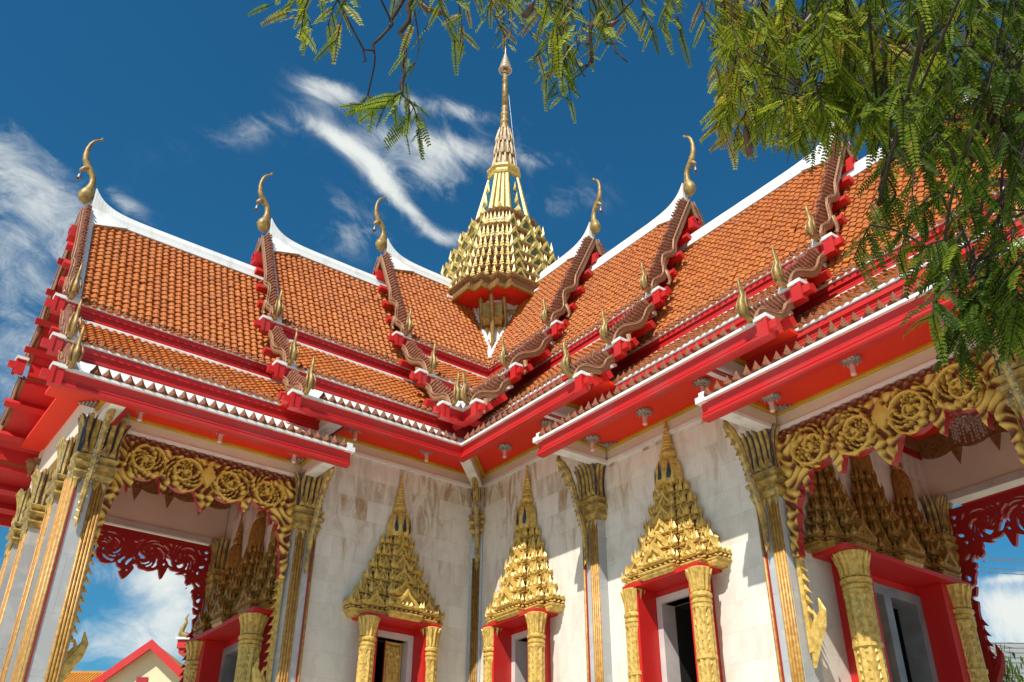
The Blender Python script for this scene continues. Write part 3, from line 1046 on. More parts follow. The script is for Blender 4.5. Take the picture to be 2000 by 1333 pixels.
mb.lathe([(.078, 17.23), (.070, 17.9), (.066, 18.12), (.074, 18.13), (.074, 18.17), (.060, 18.18), (.052, 18.62)], RV, RV, 10)
mb.build('mast', M['oldgold'], spire, smooth=True)
mb = MB()
pf = [(.125, 18.50), (.135, 18.52), (.135, 18.56), (.147, 18.58)]
for a, z in ((.135, 18.64), (.113, 18.73), (.092, 18.82), (.072, 18.90), (.054, 18.98), (.037, 19.05)):
    pf += [(a, z), (a * 1.1, z + .03), (a * .86, z + .05)]
pf += [(.016, 19.15), (.010, 19.30), (.004, 19.42)]
mb.lathe(pf[3:], RV, RV, 14)
ang = np.arange(21) * 2 * math.pi / 20
mb.tube([(RV + (.16) * math.cos(a), RV + (.16) * math.sin(a), 18.52) for a in ang], .02, 5)
for q in range(6):
    a = q * math.pi / 3
    mb.tube([(RV, RV, 18.53), (RV + (.16) * math.cos(a), RV + (.16) * math.sin(a), 18.52)], .010, 4)
mb.build('tiered_umbrella', mat('pale pink gilding', (0.58, 0.43, 0.36), .4, .2, (0.50, 0.36, 0.16), 20, 3), spire, smooth=False)
# guy wire with small lights
mb = MB()
wp = [(RV - .25, RV + .3, 13.7), (RV - .20, RV + .30, 14.6), (RV - .16, RV + .25, 15.4), (RV - .10, RV + .18, 16.4), (RV - .06, RV + .08, 17.6)]
mb.tube(wp, .004, 4)
for q in np.linspace(0, 1, 9):
    i = min(int(q * 4), 3); x = q * 4 - i
    p = np.array(wp[i]) * (1 - x) + np.array(wp[i + 1]) * x
    mb.lathe([(.002, p[2] - .02), (.014, p[2] - .008), (.014, p[2] + .008), (.002, p[2] + .02)], p[0], p[1], 6)
tag(mb.build('light_string', M['bronze']), 'thin dark string of tiny lights slung down the right side of the spire', 'light string')

# white square drum standing in the valley, its corner turned to the front
q0, q1 = .93, .74
DP = [(q0, -q1), (q0, q1), (q1, q0), (-q1, q0), (-q0, q1), (-q0, -q1), (-q1, -q0), (q1, -q0)]
mb = MB()
mb.rings([ring_at(DP, 1.0, 7.6), ring_at(DP, 1.0, 10.603)])
infill = mb.build('drum', M['white'], spire)
mb = MB()
sl_ = lambda t: TIERS['A'][1] - .27 + (t + 1.57) * (TIERS['A'][2] - TIERS['A'][1] + .27) / (T1 + 1.57)
for sw in (False, True):
    pth = [(RV + 1.60, RV + .27, sl_(RV + .27) + .06), (RV + 1.3, RV + .27, sl_(RV + .27) + .06), (RV + q0 + .04, RV + .27, sl_(RV + .27) + .06)] + [(RV + q0 + .03, t, sl_(t) + .07) for t in (-1.2, -.95, -.75)] + [(-.57, -.57, sl_(-.58) + .09)]
    mb.tube([(y, x, z) if sw else (x, y, z) for x, y, z in pth], .045, 6)
mb.build('drum_moulding', M['white'], infill)
dgn = np.array([1, 1, 0]) / math.sqrt(2)
sd = np.array([1, -1, 0]) / math.sqrt(2)


def on_face(a, z):
    off = (q0 + q1) / 2 - max(0, abs(a) - .134) * 1.0
    return np.array([RV + off, RV + off, z]) + sd * a


for a in (.24, 0.0, -.24):
    mb = MB()
    path = [on_face(a, 9.25) + dgn * .04, on_face(a, 9.6) + dgn * .06, on_face(a, 9.95) + dgn * .08, on_face(a, 10.15) + dgn * .13, on_face(a, 10.35) + dgn * .22, on_face(a, 10.52) + dgn * .31, on_face(a, 10.585) + dgn * .34]
    mb.tube(path, [.012, .035, .055, .05, .048, .05, .03], 6)
    mb.build('naga_bracket', M['bracketgold'], infill, smooth=True)
mb = MB()
for a in (.12, -.12, -.34):
    for w, za_, zb_ in ((.075, 10.12, 10.44), (.09, 10.06, 10.12), (.065, 9.97, 10.06)):
        p, q = on_face(a, za_), on_face(a, zb_)
        q = q + dgn * .1
        mb.hexa([p - sd * w - dgn * .1, p + sd * w - dgn * .1, p + sd * w + dgn * .10, p - sd * w + dgn * .10,
                 q - sd * w * 1.2 - dgn * .1, q + sd * w * 1.2 - dgn * .1, q + sd * w * 1.2 + dgn * .07, q - sd * w * 1.2 + dgn * .07])
    p = on_face(a, 9.97)
    mb.leaf(p + dgn * .03, .10, .20, dgn, sd, (0, 0, -1), .3)
mb.build('capital', M['bracketgold'], infill)

# ------------------------------------------------------------------ walls


def wall_box(F, u0, u1, z0, z1, holes, parent, name='wall', d0=-.22, d1=0.0, m='wall'):
    mb = MB(F)
    hs_ = sorted(holes)
    u = u0
    for a, b, zt in hs_:
        mb.box(u, a, d0, d1, z0, z1)
        mb.box(a, b, d0, d1, zt, z1)
        u = b
    mb.box(u, u1, d0, d1, z0, z1)
    return mb.build(name, M[m], parent)


hB, hC, hD = 6.0, 5.38, 4.773
wall_box(FL, -.0, 3.02, .1, hB + .2, [(1.22, 1.84, 3.34)], temple)
wall_box(FR, .0, 3.0, .1, hB + .2, [(1.06, 1.70, 3.34)], temple)
wall_box(FR, 3.0, 6.0, .1, hC + .2, [(4.03, 4.73, 3.22)], temple)
# porch end walls with the doors (facing +u), in frames (a, d, z): a runs towards the far side
FDL = Frame(lambda p: cols(3.02 + p[:, 1], RV - p[:, 0], p[:, 2]))
FDR = FR.sub(lambda p: cols(6.0 + p[:, 1], RV - p[:, 0], p[:, 2]))
wall_box(FDL, -1.62, 1.75, .1, hC + .9, [(-.72, .72, 3.40)], temple)
wall_box(FDR, -1.62, 1.75, .1, hD + .9, [(-.75, .75, 3.30)], temple)
# plinth
mb = MB()
mb.box(-3.6, 6.6, -3.6, .45, GZ, .1)
mb.box(-3.6, .45, .45, 9.6, GZ, .1)
mb.build('plinth', M['greymarble'], temple)
# hidden back walls
mb = MB()
mb.box(-3.28, 3.02, -3.5, -3.28, .1, hB)
mb.box(-3.5, -3.28, -3.5, 6.0, .1, hB - 1.2)
mb.build('back_wall', M['wall'], temple)

# beams, gold line, soffits


def eave_trim(F, h, z3, u0, u1, ue0, ue1, mitre):
    mb = MB(F)
    m0 = None if mitre else u0
    extr(mb, [(-.2, h + .055), (.02, h + .055), (.02, h + .225), (-.2, h + .225)], m0, u1, 0)
    extr(mb, [(-.2, h), (.045, h), (.045, h + .05), (-.2, h + .05)], m0, u1, 1)
    extr(mb, [(-.1, h + .226), (.055, h + .195), (.075, h + .205), (.075, h + .234), (-.1, h + .234)], m0, u1, 2)
    bm = mb.build('eave_beam', [M['cream'], M['white'], M['goldline']], temple)
    mb = MB(F)
    m1 = None if mitre else ue0
    extr(mb, [(.0, h + .235), (.86, h + .228), (T3 - .1, h + .04), (T3 - .1, h + .08), (.86, h + .265), (.0, h + .29)], m1, ue1 - .16)
    mb.build('soffit', M['redsoffit'], bm)
    if not mitre:
        mb = MB(F)
        mb.prism([(.05, h + .24), (.86, h + .22), (T3 - .13, h + .05), (T3 - .13, z3 + .03), (T2, z3 + .5), (.05, z3 + .5)], lambda a, b, c: (c, a, b), ue0 + .03, ue0 + .05)
        mb.build('eave_end_board', M['darkred'], bm)
        mb = MB(F)
        mb.box(ue0 - .03, ue0 + .10, T3 - .155, T3 + .04, z3 - .014, z3 + .056)
        mb.box(ue0 - .01, ue0 + .07, T3 - .15, T3 - .005, z3 + .058, z3 + .13)
        mb.build('end_block', M['white'], bm)
    return bm


def outrigger(F, u, h, z3, bm, w=.07):
    mb = MB(F)
    e = T3 - .15
    mb.prism([(.05, h + .05), (e, h + .022), (e, h + .08), (.86, h + .224), (.05, h + .232)], lambda p, q, c: (c, p, q), u + w, u - w, 0)
    mb.hexa([(u - w - .02, .05, h), (u + w + .02, .05, h), (u + w + .02, e, h - .02), (u - w - .02, e, h - .02), (u - w - .02, .05, h + .047), (u + w + .02, .05, h + .047), (u + w + .02, e, h + .018), (u - w - .02, e, h + .018)], 1)
    mb.build('outrigger', [M['cream'], M['white']], bm)
    mb = MB(F)
    for s_ in (-1, 1):
        a = u + s_ * (w + .03)
        mb.hexa([(a - .028, .08, h + .190), (a + .028, .08, h + .190), (a + .028, .86, h + .185), (a - .028, .86, h + .185), (a - .028, .08, h + .234), (a + .028, .08, h + .234), (a + .028, .86, h + .227), (a - .028, .86, h + .227)])
    mb.build('gold_band', M['goldline'], bm)
    # silver corner rosettes on the soffit
    for s_ in (-1, 1):
        mb = MB(F)
        c = np.array([u + s_ * (w + .09), .09, h + .205])
        for q in range(5):
            for q2 in range(5 - q):
                p = c + np.array([s_ * q * .04, q2 * .04, .012])
                mb.lathe([(.002, p[2] - .02), (.02, p[2] - .01), (.022, p[2] + .01), (.004, p[2] + .02)], p[0], p[1], 6)
        mb.build('soffit_ornament', M['silver'], bm)


bLB = eave_trim(FL, hB, 6.09, 0, 3.02, 0, 4.0, True)
bRB = eave_trim(FR, hB, 6.09, 0, 3.0, 0, 4.0, True)
bLC = eave_trim(FL, hC, 5.47, 3.0, 6.15, 3.0, 7.0, False)
bRC = eave_trim(FR, hC, 5.47, 3.0, 6.05, 3.0, 7.0, False)
bRD = eave_trim(FR, hD, 4.86, 5.96, 9.15, 5.94, 10.0, False)
for F, u, h, z3, b in ((FL, 3.12, hB, 6.09, bLB), (FR, 2.95, hB, 6.09, bRB), (FL, 3.16, hC, 5.47, bLC), (FL, 6.1, hC, 5.47, bLC), (FR, 3.12, hC, 5.47, bRC), (FR, 5.95, hC, 5.47, bRC), (FR, 6.05, hD, 4.86, bRD), (FR, 9.02, hD, 4.86, bRD)):
    outrigger(F, u, h, z3, b)
# diagonal outrigger in the inner corner
FD = Frame(lambda p: cols((p[:, 0] + p[:, 1]) / math.sqrt(2), (p[:, 1] - p[:, 0]) / math.sqrt(2), p[:, 2]))
mb = MB(FD)
w = .065
e = 1.40
mb.prism([(.02, 6.05), (e, 6.022), (e, 6.09), (1.15, 6.224), (.02, 6.232)], lambda p, q, c: (c, p, q), w, -w, 0)
mb.hexa([(-w - .02, .02, 6.0), (w + .02, .02, 6.0), (w + .02, e, 5.98), (-w - .02, e, 5.98), (-w - .02, .02, 6.047), (w + .02, .02, 6.047), (w + .02, e, 6.018), (-w - .02, e, 6.018)], 1)
for s_ in (-1, 1):
    a = s_ * (w + .035)
    mb.hexa([(a - .033, .1, 6.185), (a + .033, .1, 6.185), (a + .033, 1.15, 6.18), (a - .033, 1.15, 6.18), (a - .033, .1, 6.232), (a + .033, .1, 6.232), (a + .033, 1.15, 6.226), (a - .033, 1.15, 6.226)], 2)
mb.build('outrigger', [M['cream'], M['white'], M['goldline']], bLB)

# ------------------------------------------------------------------ pillars, capitals, brackets


def pillar(F, uc, h, side, w=.19, dep=.14, nag=True, z0=.1):
    """wall pillar centred on uc; reeds on the side given by side (+1: outer)"""
    mb = MB(F)
    mb.box(uc - w, uc + w, -.16, dep, z0, h + .0)
    p = mb.build('pillar', M['greymarble'], temple)
    mb = MB(F)
    for i, x in enumerate((-.058, -.02, .02, .058)):
        c = uc + side * (w - .085) + x
        mb.tube([(c, dep + .005, z0), (c, dep + .005, h - .7)], .0215, 6)
    mb.tube([(uc - side * (w - .012), dep + .004, z0), (uc - side * (w - .012), dep + .004, h - .5)], .018, 5)
    mb.build('gold_reeds', M['reed'], p, smooth=True)
    mb = MB(F)
    c = uc - side * (w - .045)
    mb.box(c - .008, c + .008, dep, dep + .012, z0, h - .6)
    mb.build('red_line', M['darkred'], p)
    capital(F, uc, h, w, dep, p)
    if nag:
        naga(F, uc - side * w * .3, h, dep, p)
    return p


def capital(F, uc, h, w, dep, parent):
    mb = MB(F)
    def ring(e, z):
        return [(uc - w - e, -.1, z), (uc + w + e, -.1, z), (uc + w + e, dep + e, z), (uc - w - e, dep + e, z)]
    prof = [(.0, -.80), (.03, -.78), (.05, -.72), (.03, -.67), (.02, -.65), (.065, -.63), (.075, -.59), (.045, -.56), (.03, -.54), (.06, -.52), (.065, -.48), (.02, -.45), (.0, -.40), (-.01, -.30), (.0, -.18), (.025, -.08), (.05, .0), (.05, .02), (.0, .03)]
    mb.rings([ring(e, h + z) for e, z in prof], 0)
    # lotus petals flaring outwards
    def petal(o, nr, t, ww):
        nr, t = np.array(nr, float), np.array(t, float)
        path = [np.array(o) + nr * e + np.array([0, 0, h + z]) for e, z in ((.012, -.46), (.0, -.3), (.012, -.16), (.045, -.04), (.095, .045), (.115, .06))]
        mb.tube(path, np.array([.8, 1, 1, .9, .55, .12]) * ww, 6, 0)
        mb.tube([q + nr * .012 + t * ww * .9 for q in path[:-1]], np.array([.3, .35, .35, .3, .1]) * ww, 4, 1)
    n = 5
    for i in range(n):
        x = uc + (i - (n - 1) / 2) / (n - 1) * 2 * w
        petal((x, dep, 0), (0, 1, 0), (1, 0, 0), w * .24)
    for s_ in (-1, 1):
        for y in (-.03, dep * .45, dep * .95):
            petal((uc + s_ * w, y, 0), (s_, 0.15, 0), (0, 1, 0), w * .24)
    for i in range(4):
        x = uc + (i - 1.5) / 3 * 2 * w * .85
        mb.leaf((x, dep + .02, h - .78), w * .5, .16, (0, 1, 0), (1, 0, 0), (0, 0, -1), .3)
        mb.leaf((x, dep + .04, h - .45), w * .4, .14, (0, 1, 0), (1, 0, 0), (0, .2, 1), .3)
    mb.build('capital', [M['capgold'], M['darkglass']], parent)


def naga(F, u, h, dep, parent):
    mb = MB(F)
    pts = [(.03, -1.42, .012), (.045, -1.30, .03), (.05, -1.15, .042), (.06, -1.0, .05), (.10, -.85, .05), (.16, -.66, .05), (.21, -.48, .052), (.27, -.30, .056), (.35, -.14, .064), (.44, -.05, .07), (.50, .0, .055), (.50, .055, .03), (.485, .085, .015)]
    path = [(u, dep + a, h + b) for a, b, c in pts]
    mb.tube(path, [c for a, b, c in pts], 7, 0, ((1, 0, 0), .75))
    # mirror-glass belly beads
    for i in range(14):
        x = 4 + i * .34
        k = int(x); f = x - k
        p = np.array(path[k]) * (1 - f) + np.array(path[k + 1]) * f
        mb.lathe([(.004, p[2] - .019), (.014, p[2] - .01), (.014, p[2] + .01), (.004, p[2] + .019)], p[0] + .03, p[1] + .035, 5, 1)
        mb.lathe([(.004, p[2] - .019), (.014, p[2] - .01), (.014, p[2] + .01), (.004, p[2] + .019)], p[0] - .03, p[1] + .035, 5, 1)
    # crest and jaw
    for a, b, hh in ((.40, -.06, .16), (.34, -.15, .14), (.28, -.27, .12)):
        mb.leaf((u, dep + a + .03, h + b), .10, hh, (1, 0, 0), (0, .7, .7), (0, .7, -.7), .3)
    for i in range(5):
        z = -1.36 + i * .10
        mb.leaf((u, dep + .05 + i * .004, h + z + .06), .07, .12, (0, 1, 0), (1, 0, 0), (0, .3, -1), .35)
    mb.build('naga_bracket', [M['capgold'], M['mosaic']], parent, smooth=False)


pillar(FL, 3.08, hC, 1, w=.16)
pillar(FR, 2.90, hC, 1, w=.155)
pillar(FR, 5.90, hD, 1, w=.155)
pillar(FR, 8.95, hD, 1, w=.17)
pL = pillar(FL, 6.06, hC, -1, w=.20, dep=.14)
# outer face of the left porch: corner pillar carries reeds on its end face, three more pillars behind it
FE = Frame(lambda p: cols(6.1 + p[:, 1], -p[:, 0], p[:, 2]))
mb = MB(FE)
for c in (-.07, -.03, .01, .05, .16, .20, .24, .28):
    mb.tube([(c, .17, .1), (c, .17, hC - .7)], .023, 6)
mb.build('gold_reeds', M['reed'], pL, smooth=True)
mb = MB(FE)
mb.box(.085, .13, .12, .18, .1, hC - .6)
mb.build('red_line', M['red'], pL)
for a in (.92, 2.28, 3.22):
    pillar(FE, a, hC, -1, w=.15, dep=.16, nag=False)
FE2 = FR.sub(lambda p: cols(9.08 + p[:, 1], -p[:, 0], p[:, 2]))
for a in (.92, 2.28, 3.22):
    pillar(FE2, a, hD, -1, w=.15, dep=.16, nag=False)
for a in (3.22,):
    pillar(FDL, a + RV, hC - .1, -1, w=.15, nag=False)
    pillar(FDR, a + RV, hD - .1, -1, w=.15, nag=False)
# far corner pillars seen through the porches
mb = MB(FL)
# inner corner pillar (quarter column)
FDC = FD
mb = MB(FD)
mb.box(-.10, .10, -.05, .12, .1, hB + .02)
pc = mb.build('pillar', M['greymarble'], temple)
mb = MB(FD)
for x in (-.045, -.015, .015, .045):
    mb.tube([(x, .125, .1), (x, .125, hB - 1.2)], .0165, 6)
mb.build('gold_reeds', M['bracketgold'], pc, smooth=True)
capital(FD, 0, hB, .07, .10, pc)
naga(FD, -.02, hB, .09, pc)

# ------------------------------------------------------------------ carved valances


def carve(A, Zz, w, cen):
    """height of the scroll carving at (a, z); returns value -1..1"""
    H = np.cos(25 * A + 3.0 * np.sin(15 * Zz)) * np.cos(23 * Zz + 2.6 * np.sin(14 * A)) * .9 + .15
    for cx, cz, R, dr in cen:
        dx, dz = A - cx, Zz - cz
        r = np.hypot(dx, dz)
        th = np.arctan2(dz, dx * dr)
        x = r / R
        ph = (th - 2 * np.pi * 1.8 * np.power(x, .8) + cx * 2.3) / (2 * np.pi)
        wr = np.abs(ph - np.round(ph)) * 2
        vine = 1 - (wr / .28) ** 2
        lf = np.cos(7 * th + 19 * x + 1.9 * np.sin(2 * th + 6 * x + cx * 3)) - .12 + .5 * np.sin(13 * th - 14 * x + 1.3 * np.sin(4 * th))
        ridge = np.where(vine > 0, np.maximum(vine * .95, lf * .8), lf)
        ins = x < 1
        H = np.where(ins, ridge, H)
        H = np.where(x < .13, 1.0, H)
    return H


def valance(F, w, h, parent, openwork=False, name='valance', d=0.0, leg_z=2.62, step=.0135, deep=1.0, legs=True):
    hw = w / 2
    aa = np.arange(0, w + step, step)
    zz = np.arange(0, 1.5, step)
    A, Zd = np.meshgrid(aa, zz, indexing='ij')
    X = A - hw
    Zl = -Zd
    k = hw / 1.3
    circ = [(sx * x * k, z * deep, r * min(1, k), sx) for sx in (-1, 1) for x, z, r in ((.32, -.33, .27), (.86, -.30, .265))]
    mask = (Zl > -.40 * deep)
    for cx, cz, R, dr in circ:
        mask |= np.hypot(X - cx, Zl - cz) < R
    tri = lambda c, hwid, tip, top: (np.abs(X - c) < hwid * np.clip((Zl - tip) / (top - tip), 0, 1) ** .7) & (Zl < top + .01)
    mask |= tri(0, .22 * k, -.80 * deep, -.38 * deep)
    for s_ in (-1, 1):
        mask |= tri(s_ * .57 * k, .10 * k, -.70 * deep, -.38 * deep)
        mask |= tri(s_ * 1.0 * k, .06 * k, -.78 * deep, -.52 * deep)
    edge = hw - np.abs(X)
    leaf_w = .40 * k * np.exp((Zl + .42) * 2.6) * (1 + .12 * np.cos(Zl * 30)) + .055
    mask |= edge < leaf_w
    H = carve(X, Zl, w, circ)
    # pointed centre leaf
    cl_ = (np.abs(X) / .11 + np.abs(Zl + .30) / .19)
    H = np.where(cl_ < 1, 1 - cl_ * .5, H)
    band = Zl > -.09
    H = np.where(band, np.cos(X * 46) * np.cos(Zl * 60) * .4 - .35, H)
    if openwork:
        hole = (H < -.30) & (~band) & (edge > .03)
        mask2 = mask & ~hole
    else:
        mask2 = mask
    relief = .065 * np.power(np.clip((H + .6) / 1.6, 0, 1), .8) if not openwork else np.zeros_like(H)
    na, nz_ = A.shape
    cell = mask2[:-1, :-1]
    th_ = .035
    idx = np.arange(na * nz_).reshape(na, nz_)
    V0 = cols(A.ravel(), d + .02 + relief.ravel(), h - Zd.ravel())
    V1 = cols(A.ravel(), np.full(A.size, d - th_), h - Zd.ravel())
    ii, jj = np.nonzero(cell)
    q = np.stack([idx[ii, jj], idx[ii, jj + 1], idx[ii + 1, jj + 1], idx[ii + 1, jj]], axis=1)
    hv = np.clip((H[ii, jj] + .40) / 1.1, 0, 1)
    off = na * nz_
    faces = [tuple(x) for x in q.tolist()]
    backs = [tuple(x[::-1]) for x in (q + off).tolist()]
    sides = []
    pad = np.pad(cell, 1)
    for di, dj, c0, c1 in ((-1, 0, (0, 0), (0, 1)), (1, 0, (1, 1), (1, 0)), (0, -1, (1, 0), (0, 0)), (0, 1, (0, 1), (1, 1))):
        nb = pad[1 + di:pad.shape[0] - 1 + di, 1 + dj:pad.shape[1] - 1 + dj]
        si, sj = np.nonzero(cell & ~nb)
        a = idx[si + c0[0], sj + c0[1]]; b = idx[si + c1[0], sj + c1[1]]
        sides += [tuple(x) for x in np.stack([b, a, a + off, b + off], axis=1).tolist()]
    bnd = np.array([(x[0], x[1]) for x in sides])
    for it in range(4):
        acc = np.zeros((off, 3)); cnt = np.zeros(off)
        for e0, e1 in ((0, 1), (1, 0)):
            np.add.at(acc, bnd[:, e0], V0[bnd[:, e1]]); np.add.at(cnt, bnd[:, e0], 1)
        m_ = cnt >= 2
        nv = V0[m_] * .4 + .6 * acc[m_] / cnt[m_][:, None]
        edge_keep = (V0[m_][:, 2] > h - .02)
        nv[edge_keep] = V0[m_][edge_keep]
        dlt = nv - V0[m_]
        V0[m_, 0] += dlt[:, 0]; V0[m_, 2] += dlt[:, 2]
    V1[:, 0] = V0[:, 0]; V1[:, 2] = V0[:, 2]
    mb = MB(F)
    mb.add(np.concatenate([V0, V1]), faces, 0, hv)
    n0 = len(faces)
    mb.Fc.extend(backs + sides)
    mb.mi.extend([1] * (len(backs) + len(sides)))
    mb.rnd.extend([0.0] * (len(backs) + len(sides)))
    # drop unused vertices
    Vall = np.concatenate(mb.V)
    used = np.unique(np.concatenate([np.asarray(f) for f in mb.Fc]))
    remap = np.full(len(Vall), -1); remap[used] = np.arange(len(used))
    mb.V = [Vall[used]]
    mb.Fc = [tuple(remap[list(f)].tolist()) for f in mb.Fc]
    mb.n = len(used)
    # legs: roped strips ending in a curled hook
    zl0 = h - 1.45
    for s_, x0 in ((1, 0.0), (-1, w)) if legs else ():
        lw_ = .10 if openwork else .05
        mb.box(min(x0, x0 + s_ * lw_), max(x0, x0 + s_ * lw_), d - .03, d + .03, leg_z - .35, zl0 + .02, 1 if openwork else 2)
        nn = int((zl0 - leg_z) / .115)
        for i in range(nn):
            z = leg_z + (i + .4) * (zl0 - leg_z) / nn
            mb.leaf((x0 + s_ * (lw_ - .015), d, z + .05), .07, .12, (0, 1, 0), (0.3, 0, 1) if s_ > 0 else (-.3, 0, 1), (s_ * .75, 0, -.65), .5, 1 if openwork else 2)
        mb.tube([(x0 + s_ * .02, d, leg_z - .5), (x0 + s_ * .08, d, leg_z - .22), (x0 + s_ * .17, d, leg_z - .08), (x0 + s_ * .22, d, leg_z + .05), (x0 + s_ * .19, d, leg_z + .18)], [.02, .085, .075, .045, .008], 6, 1 if openwork else 2, ((0, 1, 0), .5))
        mb.tube([(x0 + s_ * .03, d, leg_z - .2), (x0 + s_ * .13, d, leg_z - .02), (x0 + s_ * .10, d, leg_z + .08)], [.05, .035, .006], 5, 1 if openwork else 2, ((0, 1, 0), .5))
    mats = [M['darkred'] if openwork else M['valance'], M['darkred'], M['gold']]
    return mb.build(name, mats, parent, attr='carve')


FVL = Frame(lambda p: cols(3.27 + p[:, 0], p[:, 1], p[:, 2]))
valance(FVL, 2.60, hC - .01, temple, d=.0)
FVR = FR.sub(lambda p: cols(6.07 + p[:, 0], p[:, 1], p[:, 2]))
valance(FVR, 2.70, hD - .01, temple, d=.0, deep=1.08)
# far side openings: fretwork seen from behind
valance(Frame(lambda p: cols(3.2 + p[:, 0], p[:, 1] + 2 * RV - .05, p[:, 2])), 2.67, hC - .13, temple, openwork=True)
valance(FR.sub(lambda p: cols(6.16 + p[:, 0], p[:, 1] + 2 * RV - .05, p[:, 2])), 2.65, hD - .2, temple, openwork=True)
# outer end of the left porch: three narrow bays
for a0, a1 in ((.26, .75), (1.1, 2.1), (2.46, 3.05)):
    valance(FE.sub(lambda p, a0=a0: cols(a0 + p[:, 0], p[:, 1], p[:, 2])), a1 - a0, hC - .01, temple, d=-.06, step=.02, legs=False)

for a0, a1 in ((.26, .75), (1.1, 2.1), (2.46, 3.05)):
    valance(FE2.sub(lambda p, a0=a0: cols(a0 + p[:, 0], p[:, 1], p[:, 2])), a1 - a0, hD - .01, temple, d=-.06, step=.02, legs=False)

# porch ceilings, friezes, inner beams
for F, h, u0, u1 in ((FL, hC, 3.02, 6.2), (FR, hD, 6.0, 9.15)):
    mb = MB(F)
    zc = h + .84
    mb.box(u0, u1 + .3, 2 * RV - .15, -.03, zc, zc + .05)
    ce = mb.build('porch_ceiling', M['redsoffit'], temple)
    mb = MB(F)
    mb.box(u0, u1, 2 * RV - .2, 2 * RV - .02, h - .09, zc - .0)
    mb.box(u1 - .12, u1 - .02, 2 * RV, -.1, h + .225, zc)
    mb.box(u0, u1, -.19, -.04, h + .228, zc)
    mb.build('inner_beam', M['cream'], ce)
    mb = MB(F)
    mb.box(u0, u1, 2 * RV - .22, 2 * RV + .012, h - .10, h - .0)
    mb.build('beam_moulding', M['marbleframe'], ce)
    # brown frieze with swags and drops
    mb = MB(F)
    v = 2 * RV - .02
    mb.box(u0 + .02, u1 - .04, v, v + .05, zc - .17, zc - .003)
    mb.box(u0 + .02, u1 - .04, v, v + .09, zc - .06, zc - .004)
    nb = 5
    bw = (u1 - u0 - .1) / (nb + .6)
    for i in range(nb + 1):
        c = u0 + .25 + (i) * bw
        pts = [(c - bw * .48, zc - .165)] + [(c + bw * .48 * math.sin(q), zc - .165 - .14 * math.cos(q)) for q in np.linspace(-1.5, 1.5, 9)] + [(c + bw * .48, zc - .165)]
        mb.prism(pts, lambda a, b, q: (a, q, b), v + .03, v, 0)
        x = c + bw * .5
        mb.leaf((x, v + .01, zc - .2), .14, .30, (0, 1, 0), (1, 0, 0), (0, 0, -1), .12, fat=.12)
        mb.leaf((x, v + .012, zc - .23), .19, .14, (0, 1, 0), (1, 0, 0), (0, 0, -1), .1)
    mb.build('frieze', M['brownfrieze'], ce)
    # frieze along the door wall
    mb = MB(F)
    mb.box(u0 + .005, u0 + .06, 2 * RV + .06, -.2, zc - .16, zc - .0035)
    mb.build('frieze', M['brownfrieze'], ce)

# ------------------------------------------------------------------ windows and doors (frames: a along the wall, d outwards)


